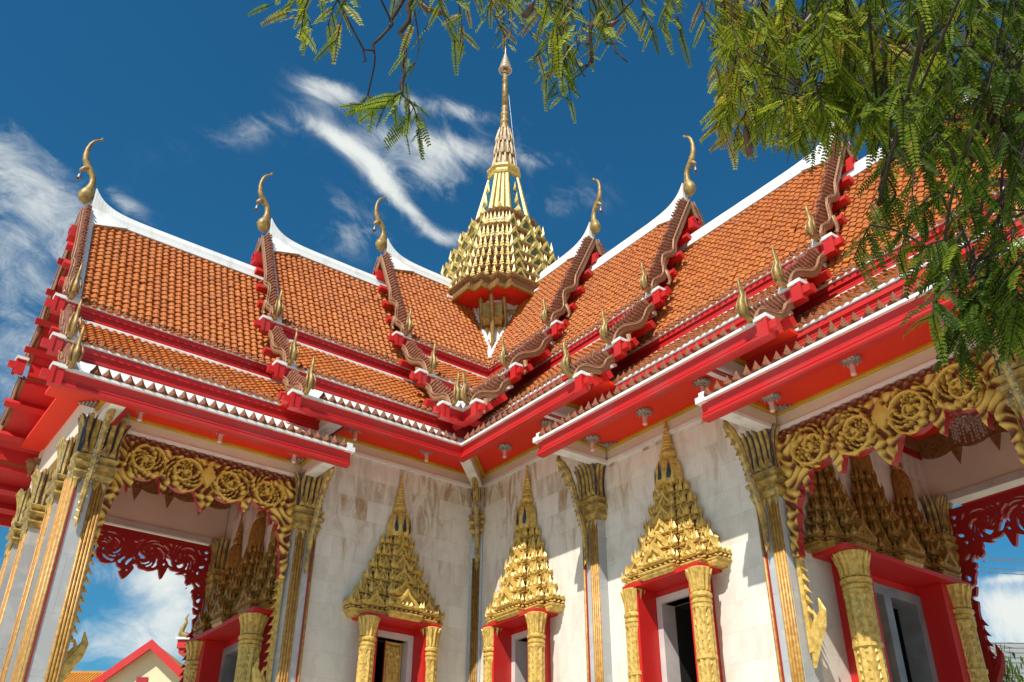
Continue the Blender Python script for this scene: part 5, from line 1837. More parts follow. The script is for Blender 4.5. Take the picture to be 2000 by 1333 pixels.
#      twig start, twig end, leaves, leaf tone (sunlit pale, shaded mass dark, put into the colour)
TW = [(7.521,9.561,3.398,7.606,9.587,2.949,12,0.8),
      (7.487,9.118,3.88,7.613,9.063,3.635,7,0.7),
      (7.426,9.592,3.509,7.458,9.594,3.016,9,0.8),
      (7.614,9.281,3.649,7.491,9.393,3.256,8,0.7),
      (7.44,9.176,3.934,7.559,9.219,3.472,8,0.8),
      (7.35,9.431,3.631,7.427,9.396,3.331,9,0.8),
      (7.51,9.345,3.593,7.484,9.336,3.232,8,0.7),
      (7.023,9.353,3.964,6.971,9.277,3.308,4,0.5),
      (7.139,9.6,2.936,7.282,9.497,2.856,9,0.45),
      (7.024,9.381,3.173,6.959,9.463,2.866,12,0.45),
      (7.217,9.75,2.757,7.24,9.632,2.745,7,0.45),
      (7.14,9.59,3.192,7.157,9.622,2.832,3,0.5),
      (7.109,9.208,3.277,7.135,9.178,3.17,5,0.4),
      (7.051,9.519,2.935,7.039,9.464,2.879,6,0.45),
      (7.106,9.792,3.556,7.011,9.8,3.139,10,0.75),
      (6.918,9.664,3.803,7.086,9.66,3.296,9,0.7),
      (6.741,9.574,4.077,6.803,9.431,3.765,9,0.8),
      (7.09,9.679,3.616,7.14,9.622,3.292,5,0.6),
      (6.98,9.679,3.665,6.893,9.676,3.316,8,0.9),
      (6.764,9.514,4.121,6.725,9.608,3.691,9,0.8),
      (7.05,9.277,4.14,7.035,9.25,3.788,5,0.6),
      (6.691,9.592,4.098,6.565,9.604,3.59,9,0.9),
      (6.677,9.79,3.901,6.664,9.735,3.49,8,0.95),
      (6.58,9.527,4.339,6.502,9.686,3.65,9,0.9),
      (6.699,9.465,4.183,6.588,9.569,3.735,9,0.8),
      (6.679,9.751,3.941,6.609,9.896,3.484,9,0.8),
      (6.417,9.794,4.105,6.547,9.74,3.411,13,0.8),
      (6.287,9.771,4.317,6.393,9.737,3.26,14,0.6),
      (6.458,9.867,3.657,6.456,9.896,3.044,12,0.55),
      (6.375,9.901,4.027,6.381,9.979,3.296,12,0.6),
      (6.518,10.123,3.68,6.426,10.145,3.232,12,0.7),
      (6.456,9.718,4.153,6.435,9.719,3.523,13,0.85),
      (6.294,9.724,3.992,6.427,9.687,3.381,11,0.7),
      (6.18,9.892,4.276,6.167,10,3.632,11,0.8),
      (6.324,9.663,4.192,6.249,9.696,3.632,12,0.7),
      (6.361,9.919,3.941,6.383,9.772,3.511,12,0.7),
      (6.191,9.935,4.139,6.183,9.86,3.751,10,0.6),
      (6.759,10.012,3.603,6.695,10.099,3.133,12,0.85),
      (6.696,10.039,3.417,6.645,10.166,3.015,11,0.8),
      (6.583,10.035,3.206,6.566,9.954,2.959,9,0.5),
      (6.55,10.137,3.298,6.617,10.129,2.916,4,0.3),
      (6.219,10.165,3.875,6.146,10.142,3.515,9,0.6),
      (5.921,10.078,4.205,5.867,10.079,3.735,10,0.6),
      (6.203,10.45,3.589,6.178,10.469,3.126,11,0.8),
      (6.058,10.157,4.013,6.13,10.211,3.533,8,0.6),
      (5.937,10.34,3.917,5.957,10.357,3.45,10,0.85),
      (6.068,10.255,3.863,6.107,10.154,3.532,8,0.6),
      (4.954,10.857,3.432,4.975,10.827,3.182,18,0.27),
      (5.367,11.174,3.044,5.478,11.023,2.785,15,0.46),
      (5.711,10.818,3.186,5.565,10.64,3.115,17,0.68),
      (5.291,11.139,2.705,5.36,11.182,2.406,15,0.25),
      (5.09,10.213,3.821,5.171,10.134,3.509,18,0.56),
      (5.043,11.073,3.804,5.175,10.944,3.452,14,0.52),
      (5.589,10.566,3.805,5.458,10.356,3.765,18,0.81),
      (5.65,10.748,2.887,5.452,10.72,2.781,12,0.6),
      (4.797,9.551,4.539,4.987,9.708,3.938,13,0.89),
      (4.945,10.053,3.889,5.034,10.029,3.624,12,0.64),
      (5.451,11.164,2.872,5.273,11.109,2.727,14,0.33),
      (4.487,11.314,4.135,4.441,11.145,3.834,15,0.28),
      (4.604,10.989,3.32,4.542,10.9,3.059,13,0.17),
      (4.312,10.832,3.947,4.322,10.583,3.726,16,0.4),
      (4.53,10.242,4.544,4.305,10.175,4.455,14,0.81),
      (5.595,10.793,3.399,5.565,10.672,3.138,12,0.66),
      (4.98,11.098,3.946,5.082,11.141,3.464,12,0.46),
      (4.664,9.866,4.443,4.924,9.797,3.849,18,0.91),
      (5.318,10.265,3.872,5.241,10.23,3.481,18,0.85),
      (5.22,10.916,3.134,5.027,10.83,2.988,14,0.4),
      (4.511,9.836,5.368,4.769,9.644,4.681,14,0.73),
      (4.379,10.538,4.152,4.218,10.529,3.941,13,0.47),
      (5.045,10.605,3.463,4.87,10.495,3.39,16,0.71),
      (4.457,10.733,4.192,4.511,10.562,4.012,12,0.64),
      (5.775,10.8,2.955,5.599,10.741,2.742,12,0.52),
      (4.904,10.747,3.201,5.047,10.812,2.915,15,0.28),
      (5.238,11.499,3.312,5.298,11.456,2.885,13,0.08),
      (4.364,10.286,4.489,4.117,10.302,4.324,14,0.41),
      (4.907,10.209,3.694,4.88,9.949,3.697,14,0.69),
      (5.239,10.535,3.393,5.456,10.422,2.977,13,0.51),
      (5.299,11.091,3.643,5.297,10.956,3.473,15,0.58),
      (5.325,11.096,3.273,5.246,10.973,3.212,18,0.48),
      (5.782,10.71,3.242,5.661,10.663,2.909,14,0.56),
      (4.392,10.156,4.212,4.407,10.22,3.876,15,0.77),
      (4.976,10.622,4.012,4.982,10.6,3.726,13,0.77),
      (5.844,10.489,3.59,5.703,10.438,3.435,17,0.71),
      (5.566,10.134,4.416,5.355,10.119,4.045,18,0.84),
      (4.912,10.839,3.466,5.141,10.833,2.852,17,0.26),
      (5.358,10.895,2.858,5.496,10.866,2.654,13,0.37),
      (5.502,10.323,4.017,5.319,10.244,3.848,17,0.95),
      (5.428,10.429,4.053,5.381,10.332,3.747,18,0.85),
      (5.887,10.625,2.867,5.847,10.424,2.857,17,0.57),
      (5.809,10.802,2.951,5.673,10.676,2.911,17,0.52),
      (5.24,10.66,3.795,5.287,10.682,3.306,14,0.65),
      (4.295,10.418,4.125,4.365,10.407,3.745,14,0.3),
      (4.766,10.791,3.548,4.714,10.536,3.313,12,0.33),
      (5.893,10.373,3.705,5.768,10.37,3.568,14,0.95),
      (5.816,10.299,3.703,5.896,10.392,3.246,16,0.73),
      (4.476,11.248,4.134,4.428,11.128,3.736,14,0.2),
      (4.601,10.517,4.403,4.452,10.487,3.956,12,0.54),
      (5.466,11.435,2.764,5.689,11.449,2.407,17,0.31),
      (5.509,10.159,3.452,5.523,10.229,3.123,16,0.77),
      (5.662,11.098,2.467,5.597,10.946,2.469,18,0.25),
      (4.789,11.374,3.723,4.681,11.212,3.469,18,0.19),
      (5.362,11.346,3.196,5.492,11.336,2.889,15,0.34),
      (5.753,10.836,3.36,5.898,10.899,2.934,17,0.9),
      (5.924,10.502,3.153,5.844,10.208,3.032,13,0.65),
      (5.67,11.315,3.133,5.764,11.336,2.845,15,0.57),
      (4.15,10.698,4.09,3.983,10.638,3.769,13,0.35),
      (5.466,10.942,3.042,5.43,10.837,2.798,17,0.46),
      (4.569,10.129,4.892,4.6,9.86,4.497,14,0.88),
      (5.615,10.809,2.837,5.575,10.651,2.846,16,0.73),
      (5.677,10.921,2.746,5.813,10.882,2.545,13,0.42),
      (4.278,10.281,5.277,4.426,10.056,4.936,13,0.76),
      (4.734,10.002,5.084,4.639,9.817,4.752,16,0.81),
      (4.717,11.098,3.656,4.749,11.04,3.423,17,0.14),
      (5.4,10.228,3.751,5.457,10.102,3.597,15,0.78),
      (4.754,10.569,4.179,4.745,10.331,4.003,12,0.51),
      (4.699,11.114,4.154,4.709,10.959,3.964,14,0.38),
      (5.44,10.558,3.907,5.596,10.652,3.273,12,0.91),
      (5.408,9.95,4.164,5.366,9.926,3.665,12,0.79),
      (4.329,10.945,4.093,4.534,10.817,3.777,12,0.51),
      (5.42,11.318,2.366,5.578,11.3,2.177,17,0.1),
      (5.493,10.371,3.901,5.693,10.438,3.32,13,0.75),
      (5.152,11.216,3.128,4.985,11.187,2.816,15,0.14),
      (4.394,10.299,4.283,4.654,10.178,3.833,18,0.41),
      (4.892,9.589,4.62,4.841,9.543,4.205,17,0.95),
      (5.441,10.932,3.656,5.447,10.733,3.433,16,0.56),
      (4.694,10.739,4.153,4.912,10.688,3.76,16,0.61),
      (5.649,10.329,3.305,5.652,10.202,3.05,13,0.85),
      (5.668,11.363,2.322,5.545,11.359,2.161,17,0.12),
      (4.194,10.709,4.792,4.269,10.703,4.316,14,0.31),
      (5.544,11.222,2.878,5.384,11.105,2.828,15,0.3),
      (5.846,10.698,2.806,5.623,10.631,2.786,17,0.53),
      (4.238,11.04,4.209,4.119,11.02,4.065,16,0.28),
      (5.095,9.99,4.751,5.077,9.905,4.468,17,0.77),
      (4.427,10.234,4.759,4.479,10.197,4.224,14,0.7),
      (5.465,11.085,2.764,5.573,10.967,2.553,14,0.36),
      (4.816,9.838,4.391,4.996,9.968,3.793,14,0.64),
      (4.818,11.181,3.258,4.582,11.113,3.08,16,0.23),
      (5.795,10.774,3.071,6.026,10.83,2.54,12,0.74),
      (5.809,10.885,2.794,5.716,10.802,2.609,14,0.52),
      (5.793,11.006,2.697,5.983,11.085,2.292,15,0.36),
      (5.662,10.369,3.455,5.657,10.452,3.05,13,0.73),
      (4.604,10.067,4.44,4.614,9.984,4.21,14,0.89),
      (4.133,11.016,4.098,4.257,10.939,3.756,12,0.35),
      (4.43,10.126,4.596,4.336,9.928,4.282,12,0.48),
      (4.459,10.933,3.399,4.725,10.829,3.003,17,0.26),
      (5.536,11.211,2.872,5.801,11.184,2.475,15,0.32),
      (5.528,10.288,3.823,5.719,10.282,3.335,18,0.95),
      (5.509,11.456,2.688,5.668,11.531,2.292,15,0.34),
      (4.228,11.052,4.24,4.275,10.908,3.893,17,0.46),
      (4.6,11.119,3.872,4.827,11.118,3.267,16,0.16),
      (4.768,9.689,4.637,4.768,9.736,4.101,13,0.85),
      (4.388,11.22,4.173,4.325,11.143,3.884,16,0.1),
      (5.327,10.659,3.947,5.406,10.718,3.591,16,0.51),
      (5.359,10.333,3.476,5.277,10.314,3.291,14,0.82),
      (5.249,10.94,3.348,5.331,10.888,2.961,15,0.65),
      (4.75,10.972,3.258,4.567,10.891,3.056,18,0.25),
      (5.258,10.107,4.23,5.328,9.953,3.726,13,0.95),
      (5.357,11.371,3.203,5.247,11.329,2.984,12,0.25),
      (4.464,10.568,3.99,4.393,10.489,3.797,13,0.48),
      (4.273,10.606,4.455,4.415,10.662,3.907,12,0.47),
      (5.244,9.907,4.759,5.281,9.93,4.151,15,0.92),
      (4.533,11.075,3.991,4.565,11.09,3.601,12,0.47),
      (4.979,10.196,4.464,4.893,9.894,4.369,13,0.74),
      (4.438,10.999,3.283,4.664,11.083,2.841,13,0.08),
      (5.042,10.253,3.578,5.11,10.073,3.489,12,0.79),
      (4.675,10.088,5.114,4.855,10.093,4.356,12,0.84),
      (5.209,9.904,4.534,5.102,9.804,4.376,12,0.85),
      (4.578,9.909,4.413,4.302,9.892,4.326,16,0.76),
      (4.498,10.318,3.928,4.399,10.273,3.835,13,0.4),
      (4.105,11.038,3.963,3.954,10.825,3.688,16,0.34),
      (5.471,10.838,3.323,5.496,10.653,3.146,18,0.68),
      (4.854,11.139,3.038,4.679,10.951,2.992,18,0.21),
      (5.192,10.469,3.996,5.012,10.361,3.955,16,0.88),
      (5.072,10.733,3.43,4.909,10.539,3.347,15,0.56),
      (5.135,10.085,4.593,5.232,10.138,3.854,17,0.95),
      (4.396,11.008,3.783,4.309,10.98,3.432,12,0.32),
      (5.482,10.671,2.967,5.405,10.747,2.812,18,0.51),
      (5.104,10.146,4.315,5.027,9.855,4.306,12,0.64),
      (5.282,10.061,3.913,5.53,10.067,3.467,17,0.95),
      (4.708,9.899,4.491,4.666,10.019,4.018,15,0.79),
      (4.543,9.757,4.647,4.85,9.652,4.064,17,0.6),
      (5.416,10.009,4.209,5.176,9.967,3.881,14,0.88),
      (5.761,10.591,3.776,5.653,10.511,3.427,13,0.94),
      (4.607,9.818,4.563,4.762,9.902,4.108,18,0.62),
      (5.228,11.044,3.678,5.083,10.874,3.426,16,0.37),
      (5.873,10.401,3.375,5.829,10.485,2.896,12,0.71),
      (5.178,11.218,3.393,5.183,11.13,3.145,16,0.44),
      (5.882,10.714,2.847,5.738,10.676,2.707,16,0.49),
      (4.784,11.024,4.164,4.62,10.772,3.955,17,0.42),
      (4.229,11.171,4.069,4.119,11.09,3.7,12,0.41),
      (4.423,10.055,5.107,4.598,10.123,4.403,12,0.64),
      (5.741,10.248,3.925,5.632,10.277,3.547,14,0.95),
      (5.084,10.905,3.955,5.053,10.84,3.767,14,0.64),
      (5.118,10.192,3.696,5.023,10.014,3.68,16,0.75),
      (5.391,11.456,2.965,5.514,11.505,2.507,17,0.08),
      (4.434,10.231,4.116,4.228,10.234,3.924,15,0.71),
      (4.582,10.973,4.16,4.396,10.855,4.003,18,0.33),
      (4.59,10.01,4.524,4.82,9.895,3.864,18,0.9),
      (4.848,9.77,4.547,4.866,9.471,4.183,14,0.95),
      (4.362,10.222,4.642,4.386,10.221,4.191,18,0.62),
      (5.154,10.311,4.087,5.103,10.013,3.81,18,0.74),
      (4.072,11.065,4.362,4.026,10.798,4.054,14,0.31),
      (4.939,10.702,4.282,5.038,10.563,4.078,12,0.64),
      (4.872,11.035,3.987,5.066,10.96,3.629,17,0.56),
      (5.853,10.859,3.239,6.002,10.799,2.801,18,0.68),
      (4.28,10.402,4.503,4.175,10.119,4.488,13,0.57),
      (5.427,10.737,3.536,5.454,10.792,3.168,18,0.64),
      (5.894,10.72,3.26,6.045,10.705,2.824,14,0.62),
      (5.1,10.326,4.504,5.255,10.264,4.031,12,0.91),
      (4.902,9.554,4.61,4.897,9.59,4.306,15,0.95),
      (4.103,10.999,3.78,4.31,10.99,3.437,17,0.31),
      (5.596,10.867,3.358,5.659,10.97,2.945,14,0.79),
      (5.103,9.892,4.828,5.286,9.936,4.279,12,0.95),
      (5.522,10.171,3.392,5.449,9.998,3.335,13,0.94),
      (4.706,9.992,4.472,4.621,9.729,4.394,17,0.59),
      (4.463,11.152,3.627,4.367,11.035,3.271,15,0.33),
      (5.148,11.033,2.931,5.24,10.981,2.73,12,0.33),
      (5.745,11.072,2.869,5.612,10.988,2.625,14,0.56),
      (4.925,10.911,3.606,4.804,10.77,3.587,12,0.56),
      (5.449,11.101,2.929,5.717,11.086,2.533,18,0.33),
      (4.417,10.913,4.046,4.601,10.987,3.443,15,0.57),
      (5.825,10.931,3.233,5.708,10.696,3.144,18,0.71),
      (4.762,10.94,4.09,4.745,10.911,3.634,14,0.63),
      (4.623,10.784,4.562,4.775,10.871,3.975,17,0.53),
      (4.192,10.961,3.642,4.488,10.843,3.176,15,0.08),
      (4.785,10.994,3.328,4.967,11.055,2.884,17,0.16),
      (4.447,10.952,3.656,4.648,10.819,3.421,15,0.23),
      (4.308,10.401,4.975,4.403,10.249,4.739,16,0.6),
      (5.156,11.18,3.114,5.369,11.098,2.622,12,0.22),
      (5.461,10.505,3.178,5.415,10.325,3.117,18,0.57),
      (5.256,10.774,3.529,5.327,10.869,3.127,13,0.66),
      (5.32,10.53,3.453,5.551,10.416,2.968,18,0.69),
      (4.772,11.168,3.22,4.625,10.971,3.19,16,0.33),
      (5.277,11.168,2.651,5.353,11.137,2.437,17,0.25),
      (5.76,10.295,4.034,5.953,10.441,3.387,15,0.95),
      (4.511,10.997,3.15,4.476,10.8,3.147,15,0.08),
      (5.889,10.397,3.523,6.062,10.505,2.869,18,0.75),
      (4.919,11.179,3.626,5.055,11.289,3.209,16,0.21),
      (4.807,10.725,4.126,4.97,10.635,3.567,13,0.36),
      (5.185,10.917,3.516,5.258,10.775,3.357,15,0.55),
      (5.896,10.555,3.36,5.83,10.611,3.138,13,0.68),
      (5.498,10.047,4.124,5.573,10.113,3.632,15,0.95),
      (4.122,10.87,4.489,4.114,10.682,4.401,13,0.45),
      (5.617,11.297,2.681,5.608,11.139,2.432,12,0.22),
      (4.519,9.808,5.135,4.44,9.599,4.649,16,0.66),
      (4.727,10.384,4.461,4.87,10.379,4.089,15,0.75),
      (5.207,10.867,3.666,5.34,10.913,3.097,12,0.59),
      (4.485,10.657,4.473,4.351,10.441,4.201,14,0.6),
      (5.398,10.892,2.925,5.229,10.671,3.006,17,0.56),
      (4.446,11.04,4.18,4.513,10.999,3.839,14,0.31),
      (4.238,10.66,4.933,4.465,10.678,4.291,15,0.7),
      (4.274,10.742,3.825,4.231,10.669,3.642,14,0.39),
      (4.608,9.647,4.981,4.622,9.339,4.82,18,0.81),
      (5.559,11.295,2.636,5.746,11.372,2.257,16,0.16),
      (5.637,10.238,4.225,5.582,10.204,3.863,12,0.95),
      (5.039,11.178,2.839,5.233,11.262,2.402,18,0.08),
      (5.612,11.099,2.469,5.874,11.067,2.223,18,0.46),
      (5.345,11.461,3.204,5.444,11.341,2.944,13,0.11),
      (4.848,10.529,3.718,4.898,10.396,3.45,12,0.72),
      (5.475,11.432,2.727,5.327,11.339,2.567,16,0.34),
      (5.519,11.078,3.001,5.413,10.902,2.984,12,0.62),
      (4.869,11.033,3.836,4.67,10.976,3.721,15,0.24),
      (4.569,10.894,4.309,4.685,10.726,3.866,14,0.5),
      (4.256,10.768,3.551,4.262,10.699,3.363,13,0.18),
      (5.255,10.717,3.771,5.107,10.683,3.398,13,0.75),
      (5.259,11.172,2.705,5.505,11.132,2.356,12,0.22),
      (5.614,11.382,2.609,5.525,11.287,2.445,12,0.31),
      (5.491,10.843,3.1,5.394,10.703,3.076,12,0.42),
      (4.88,11.313,3.542,5.044,11.332,3.015,16,0.36),
      (5.339,11.155,3.242,5.54,11.153,2.747,15,0.6),
      (4.637,11.086,3.053,4.559,11,2.952,18,0.35),
      (5.876,10.445,3.15,5.849,10.224,3.007,14,0.82),
      (5.83,10.879,3.417,5.795,10.754,3.26,12,0.64),
      (5.573,10.913,3.503,5.753,10.927,3.151,18,0.6),
      (4.31,10.79,3.445,4.515,10.895,3.081,15,0.1),
      (4.655,10.386,3.978,4.925,10.354,3.453,17,0.6),
      (5.812,10.923,3.312,5.844,10.734,3.08,14,0.59),
      (4.593,10.997,3.94,4.585,10.743,3.631,18,0.48),
      (5.174,9.971,4.76,5.108,10.057,4.336,16,0.95),
      (5.467,10.044,3.714,5.681,10.141,3.196,14,0.9),
      (5.307,10.244,3.761,5.498,10.181,3.336,14,0.64),
      (4.907,10.661,3.491,4.655,10.646,3.393,17,0.67),
      (5.733,10.944,2.526,5.738,10.729,2.244,9,0.21),
      (5.519,10.759,2.435,5.633,10.67,2.207,12,0.15),
      (5.95,10.848,2.019,5.987,10.775,1.892,8,0.21),
      (5.893,11.126,2.269,6.024,11.027,1.913,12,0.12),
      (5.436,10.784,2.382,5.435,10.65,2.209,12,0.34),
      (5.561,11.044,2.421,5.589,10.939,2.111,16,0.24),
      (5.518,11.035,2.252,5.592,10.888,1.979,18,0.36),
      (5.877,11.106,1.871,5.924,11.015,1.682,18,0.33),
      (5.621,11.022,1.978,5.602,10.935,1.693,18,0.32),
      (5.791,11.023,1.815,5.824,10.985,1.526,14,0.12),
      (5.79,11.009,1.662,5.727,10.93,1.549,12,0.12),
      (5.324,11.026,2.257,5.299,10.886,2.015,18,0.33),
      (5.887,11.254,1.775,5.85,11.153,1.6,18,0.39),
      (5.794,11.126,1.795,5.892,11.075,1.587,18,0.15),
      (5.832,11.165,1.678,5.928,11.056,1.564,16,0.12),
      (5.919,11.053,1.843,5.977,10.987,1.794,11,0.33),
      (5.347,10.81,2.626,5.431,10.864,2.359,14,0.37),
      (5.31,11.131,2.369,5.256,10.991,2.188,18,0.25),
      (5.723,11.184,2.159,5.807,11.119,1.939,16,0.19),
      (5.809,11.255,1.753,5.879,11.197,1.529,16,0.23),
      (6.036,11.08,1.599,6.129,11.054,1.467,12,0.23),
      (5.995,11.275,2.119,5.96,11.171,1.997,16,0.31),
      (5.801,11.292,2.197,5.759,11.245,1.987,16,0.39),
      (5.512,10.838,1.818,5.564,10.824,1.719,8,0.28),
      (5.518,10.973,1.875,5.458,10.936,1.726,14,0.22),
      (5.835,11.171,1.635,5.86,11.158,1.483,14,0.11),
      (5.481,10.765,2.669,5.478,10.689,2.557,11,0.26),
      (5.654,10.985,2.215,5.606,10.863,2.174,12,0.11),
      (5.342,11,1.845,5.402,10.956,1.674,11,0.25),
      (5.488,11.413,4.292,5.659,11.412,3.772,13,0.4),  # from here on: crown out of view, added to shade the foliage
      (6.412,9.436,6.093,6.474,9.114,6.092,13,0.4),
      (6.631,9.755,5.974,6.546,9.781,5.371,13,0.4),
      (6.256,11.525,3.193,5.977,11.42,3.183,13,0.4),
      (5.973,10.892,4.263,6.141,10.984,3.513,13,0.4),
      (5.459,10.219,5.409,5.603,10.081,4.98,13,0.4),
      (4.416,11.907,3.836,4.338,11.745,3.833,13,0.4),
      (5.078,12.19,4.007,4.861,12.144,3.835,13,0.4),
      (4.871,11.597,4.444,4.729,11.562,4.283,13,0.4),
      (5.898,11.068,3.251,5.742,11.01,3.004,13,0.4),
      (6.164,11.9,2.254,6.164,11.804,2.046,13,0.4),
      (5.756,11.178,4.476,6.102,11.077,3.759,13,0.4),
      (5.935,12.27,2.91,6.204,12.212,2.504,13,0.4),
      (4.768,12.455,2.754,5.041,12.411,2.397,13,0.4),
      (5.019,10.212,6.059,5.282,10.269,5.225,13,0.4),
      (6.201,10.471,4.658,6.354,10.501,3.986,13,0.4),
      (4.068,12.641,3.718,3.767,12.559,3.699,13,0.4),
      (4.739,10.73,5.152,4.882,10.592,4.738,13,0.4),
      (6.28,10.294,5.078,6.463,10.538,3.923,13,0.4),
      (5.643,11.891,2.983,5.896,11.91,2.479,13,0.4),
      (5.505,8.851,6.807,5.609,8.986,5.676,13,0.4),
      (5.971,10.534,4.626,6.008,10.579,4.06,13,0.4),
      (4.007,11.966,4.4,4.101,11.947,3.846,13,0.4),
      (4.122,11.869,5.267,3.94,11.82,5.152,13,0.4),
      (3.993,11.998,3.872,4.211,11.938,3.499,13,0.4),
      (6.012,9.103,7.543,6.199,8.837,7.011,13,0.4),
      (5.421,10.012,5.604,5.369,9.967,5.378,13,0.4),
      (5.354,9.342,8.349,5.432,9.617,6.796,13,0.4),
      (5.737,11.008,4.86,5.654,10.745,4.818,13,0.4),
      (5.179,12.44,2.574,5.1,12.367,2.502,13,0.4),
      (4.852,12.026,4.045,4.682,11.875,4.169,13,0.4),
      (4.877,9.654,6.849,4.974,9.45,6.466,13,0.4),
      (5.311,10.788,6.014,5.58,10.659,5.297,13,0.4),
      (5.976,11.884,2.507,5.881,11.876,2.309,13,0.4),
      (6.114,12.048,2.756,5.886,12.009,2.8,13,0.4),
      (5.183,10.076,5.466,5.278,10.18,4.696,13,0.4),
      (5.626,12.527,2.574,5.654,12.475,2.281,13,0.4),
      (5.804,8.88,6.818,5.477,8.912,6.544,13,0.4),
      (4.358,12.039,3.676,4.415,11.986,3.34,13,0.4),
      (4.941,12.082,4.056,5.233,11.935,3.629,13,0.4),
      (6.826,10.47,4.637,6.776,10.214,4.75,13,0.4),
      (5.878,11.853,3.639,5.998,11.852,3.121,13,0.4),
      (6.648,9.829,5.182,6.606,9.616,4.793,13,0.4),
      (4.323,12.184,3.982,4.376,12.162,3.551,13,0.4),
      (6.087,10.924,3.959,6.357,10.898,3.274,13,0.4),
      (5.062,10.406,4.832,5.289,10.521,4.228,13,0.4),
      (6.676,10.259,4.971,6.637,9.944,5.15,13,0.4),
      (4.62,12.545,3.12,4.688,12.432,2.904,13,0.4),
      (5.623,12.071,3.321,5.363,11.901,3.452,13,0.4),
      (5.74,12.059,3.338,5.814,12.007,2.995,13,0.4),
      (6.823,9.947,5.373,6.681,9.831,5.064,13,0.4),
      (4.352,12.41,4.279,4.497,12.262,3.998,13,0.4),
      (5.06,10.474,5.915,5.1,10.257,5.72,13,0.4),
      (6.287,11.425,2.569,6.534,11.378,2.183,13,0.4),
      (5.085,12.122,3.502,5.101,12.049,3.188,13,0.4),
      (6.278,10.973,3.493,6.392,10.925,3.081,13,0.4),
      (4.547,11.954,3.783,4.585,11.902,3.495,13,0.4),
      (4.325,11.804,3.899,4.609,11.761,3.28,13,0.4),
      (4.87,10.84,4.425,4.982,10.849,3.773,13,0.4),
      (6.426,9.722,4.921,6.573,9.824,4.356,13,0.4),
      (6.162,12.063,2.013,6.091,12.029,1.942,13,0.4),
      (5.905,10.518,4.588,5.802,10.465,4.327,13,0.4),
      (6.238,12.087,2.517,6.089,11.959,2.638,13,0.4),
      (6.196,11.773,2.82,6.094,11.658,2.775,13,0.4),
      (4.63,12.182,4.048,4.538,11.985,4.015,13,0.4),
      (4.628,12.207,3.136,4.651,12.165,2.87,13,0.4),
      (5.728,10.851,3.745,5.796,10.717,3.366,13,0.4),
      (6.224,11.428,2.686,6.53,11.395,2.214,13,0.4),
      (5.62,12.258,2.242,5.589,12.246,2.065,13,0.4),
      (5.671,11.23,3.404,5.797,11.329,2.918,13,0.4),
      (5.027,12.424,2.4,4.809,12.356,2.289,13,0.4),
      (5.154,12.268,2.552,4.865,12.231,2.484,13,0.4),
      (4.786,11.801,2.563,4.69,11.615,2.444,13,0.4),
      (3.806,11.336,3.51,4.096,11.386,3.007,13,0.4),
      (4.602,11.827,3.261,4.82,11.762,2.856,13,0.4),
      (3.746,11.832,3.75,3.812,11.777,3.249,13,0.4),
      (4.635,12.288,2.706,4.811,12.202,2.441,13,0.4),
      (3.988,12.295,2.802,3.869,12.139,2.658,13,0.4),
      (3.568,12.38,3.284,3.625,12.378,3.015,13,0.4),
      (4.082,11.572,2.519,3.952,11.379,2.411,13,0.4)]
LIMBS = [([(2.77,13.34,2.6), (4.277,11.861,2.966), (4.945,11.403,3.528), (5.589,10.747,3.958), (6.29,10.081,4.142), (7.043,9.618,3.978), (7.487,9.415,3.755)], 0.04, 0.01),
         ([(2.77,13.34,2.6), (4.091,11.688,2.92), (4.685,11.195,3.267), (5.009,10.829,3.577), (5.275,10.481,3.82), (5.554,10.205,3.956)], 0.02, 0.007),
         ([(4.685,11.195,3.267), (5.049,11.015,2.933), (5.388,10.959,2.369), (5.701,10.982,1.793)], 0.009, 0.004),
         ([(5.049,11.015,2.933), (5.335,10.823,2.912), (5.484,10.733,2.953), (5.574,10.558,3.07)], 0.008, 0.004),
         ([(4.091,11.688,2.92), (4.985,11.231,2.393), (5.449,11.082,2.136), (5.715,10.951,1.933)], 0.009, 0.004),
         ([(2.77,13.34,2.6), (4.27,12.296,3.666), (5.288,11.783,3.871), (5.814,10.745,4.666)], 0.03, 0.01),
         ([(6.29,10.081,4.142), (6.443,9.931,3.79), (6.485,9.892,3.437)], 0.02, 0.006),
         ([(5.009,10.829,3.577), (5.354,10.778,2.876), (5.692,10.764,2.293)], 0.03, 0.006),
         ([(7.043,9.618,3.978), (7.101,9.586,3.63), (7.111,9.525,3.336), (7.078,9.485,3.053)], 0.016, 0.007),
         ([(7.105,9.584,3.701), (7.196,9.482,3.382), (7.266,9.45,3.16)], 0.012, 0.003),
         ([(6.317,10.052,3.839), (6.339,10.03,3.448), (6.281,10.09,3.259)], 0.01, 0.003),
         ([(6.367,10.002,3.63), (6.401,9.969,3.324), (6.418,9.953,3.195)], 0.01, 0.003)]
PODS = [(7.098,9.588,3.567), (6.632,9.771,3.628), (6.387,9.983,3.545), (5.571,10.563,3.036), (5.289,10.938,2.954), (5.468,11.029,2.576), (5.465,11.037,2.377), (5.829,10.334,2.953), (5.291,10.932,3.272), (5.536,11.136,2.368), (5.63,10.665,3.533), (5.349,10.788,3.378)]

tree = thing('tamarind_tree', 'overhanging tree with feathery yellow green leaves and dark twigs framing the top right', 'tree', (2.57, 13.44, GZ))
mb = MB()
mb.tube([(2.5, 13.5, GZ - .1), (2.55, 13.45, GZ + .5), (2.6, 13.42, .8), (2.7, 13.38, 1.9), (2.77, 13.34, 2.7)], [.42, .30, .25, .22, .20], 14)
mb.build('trunk', M['bark'], tree, smooth=True)


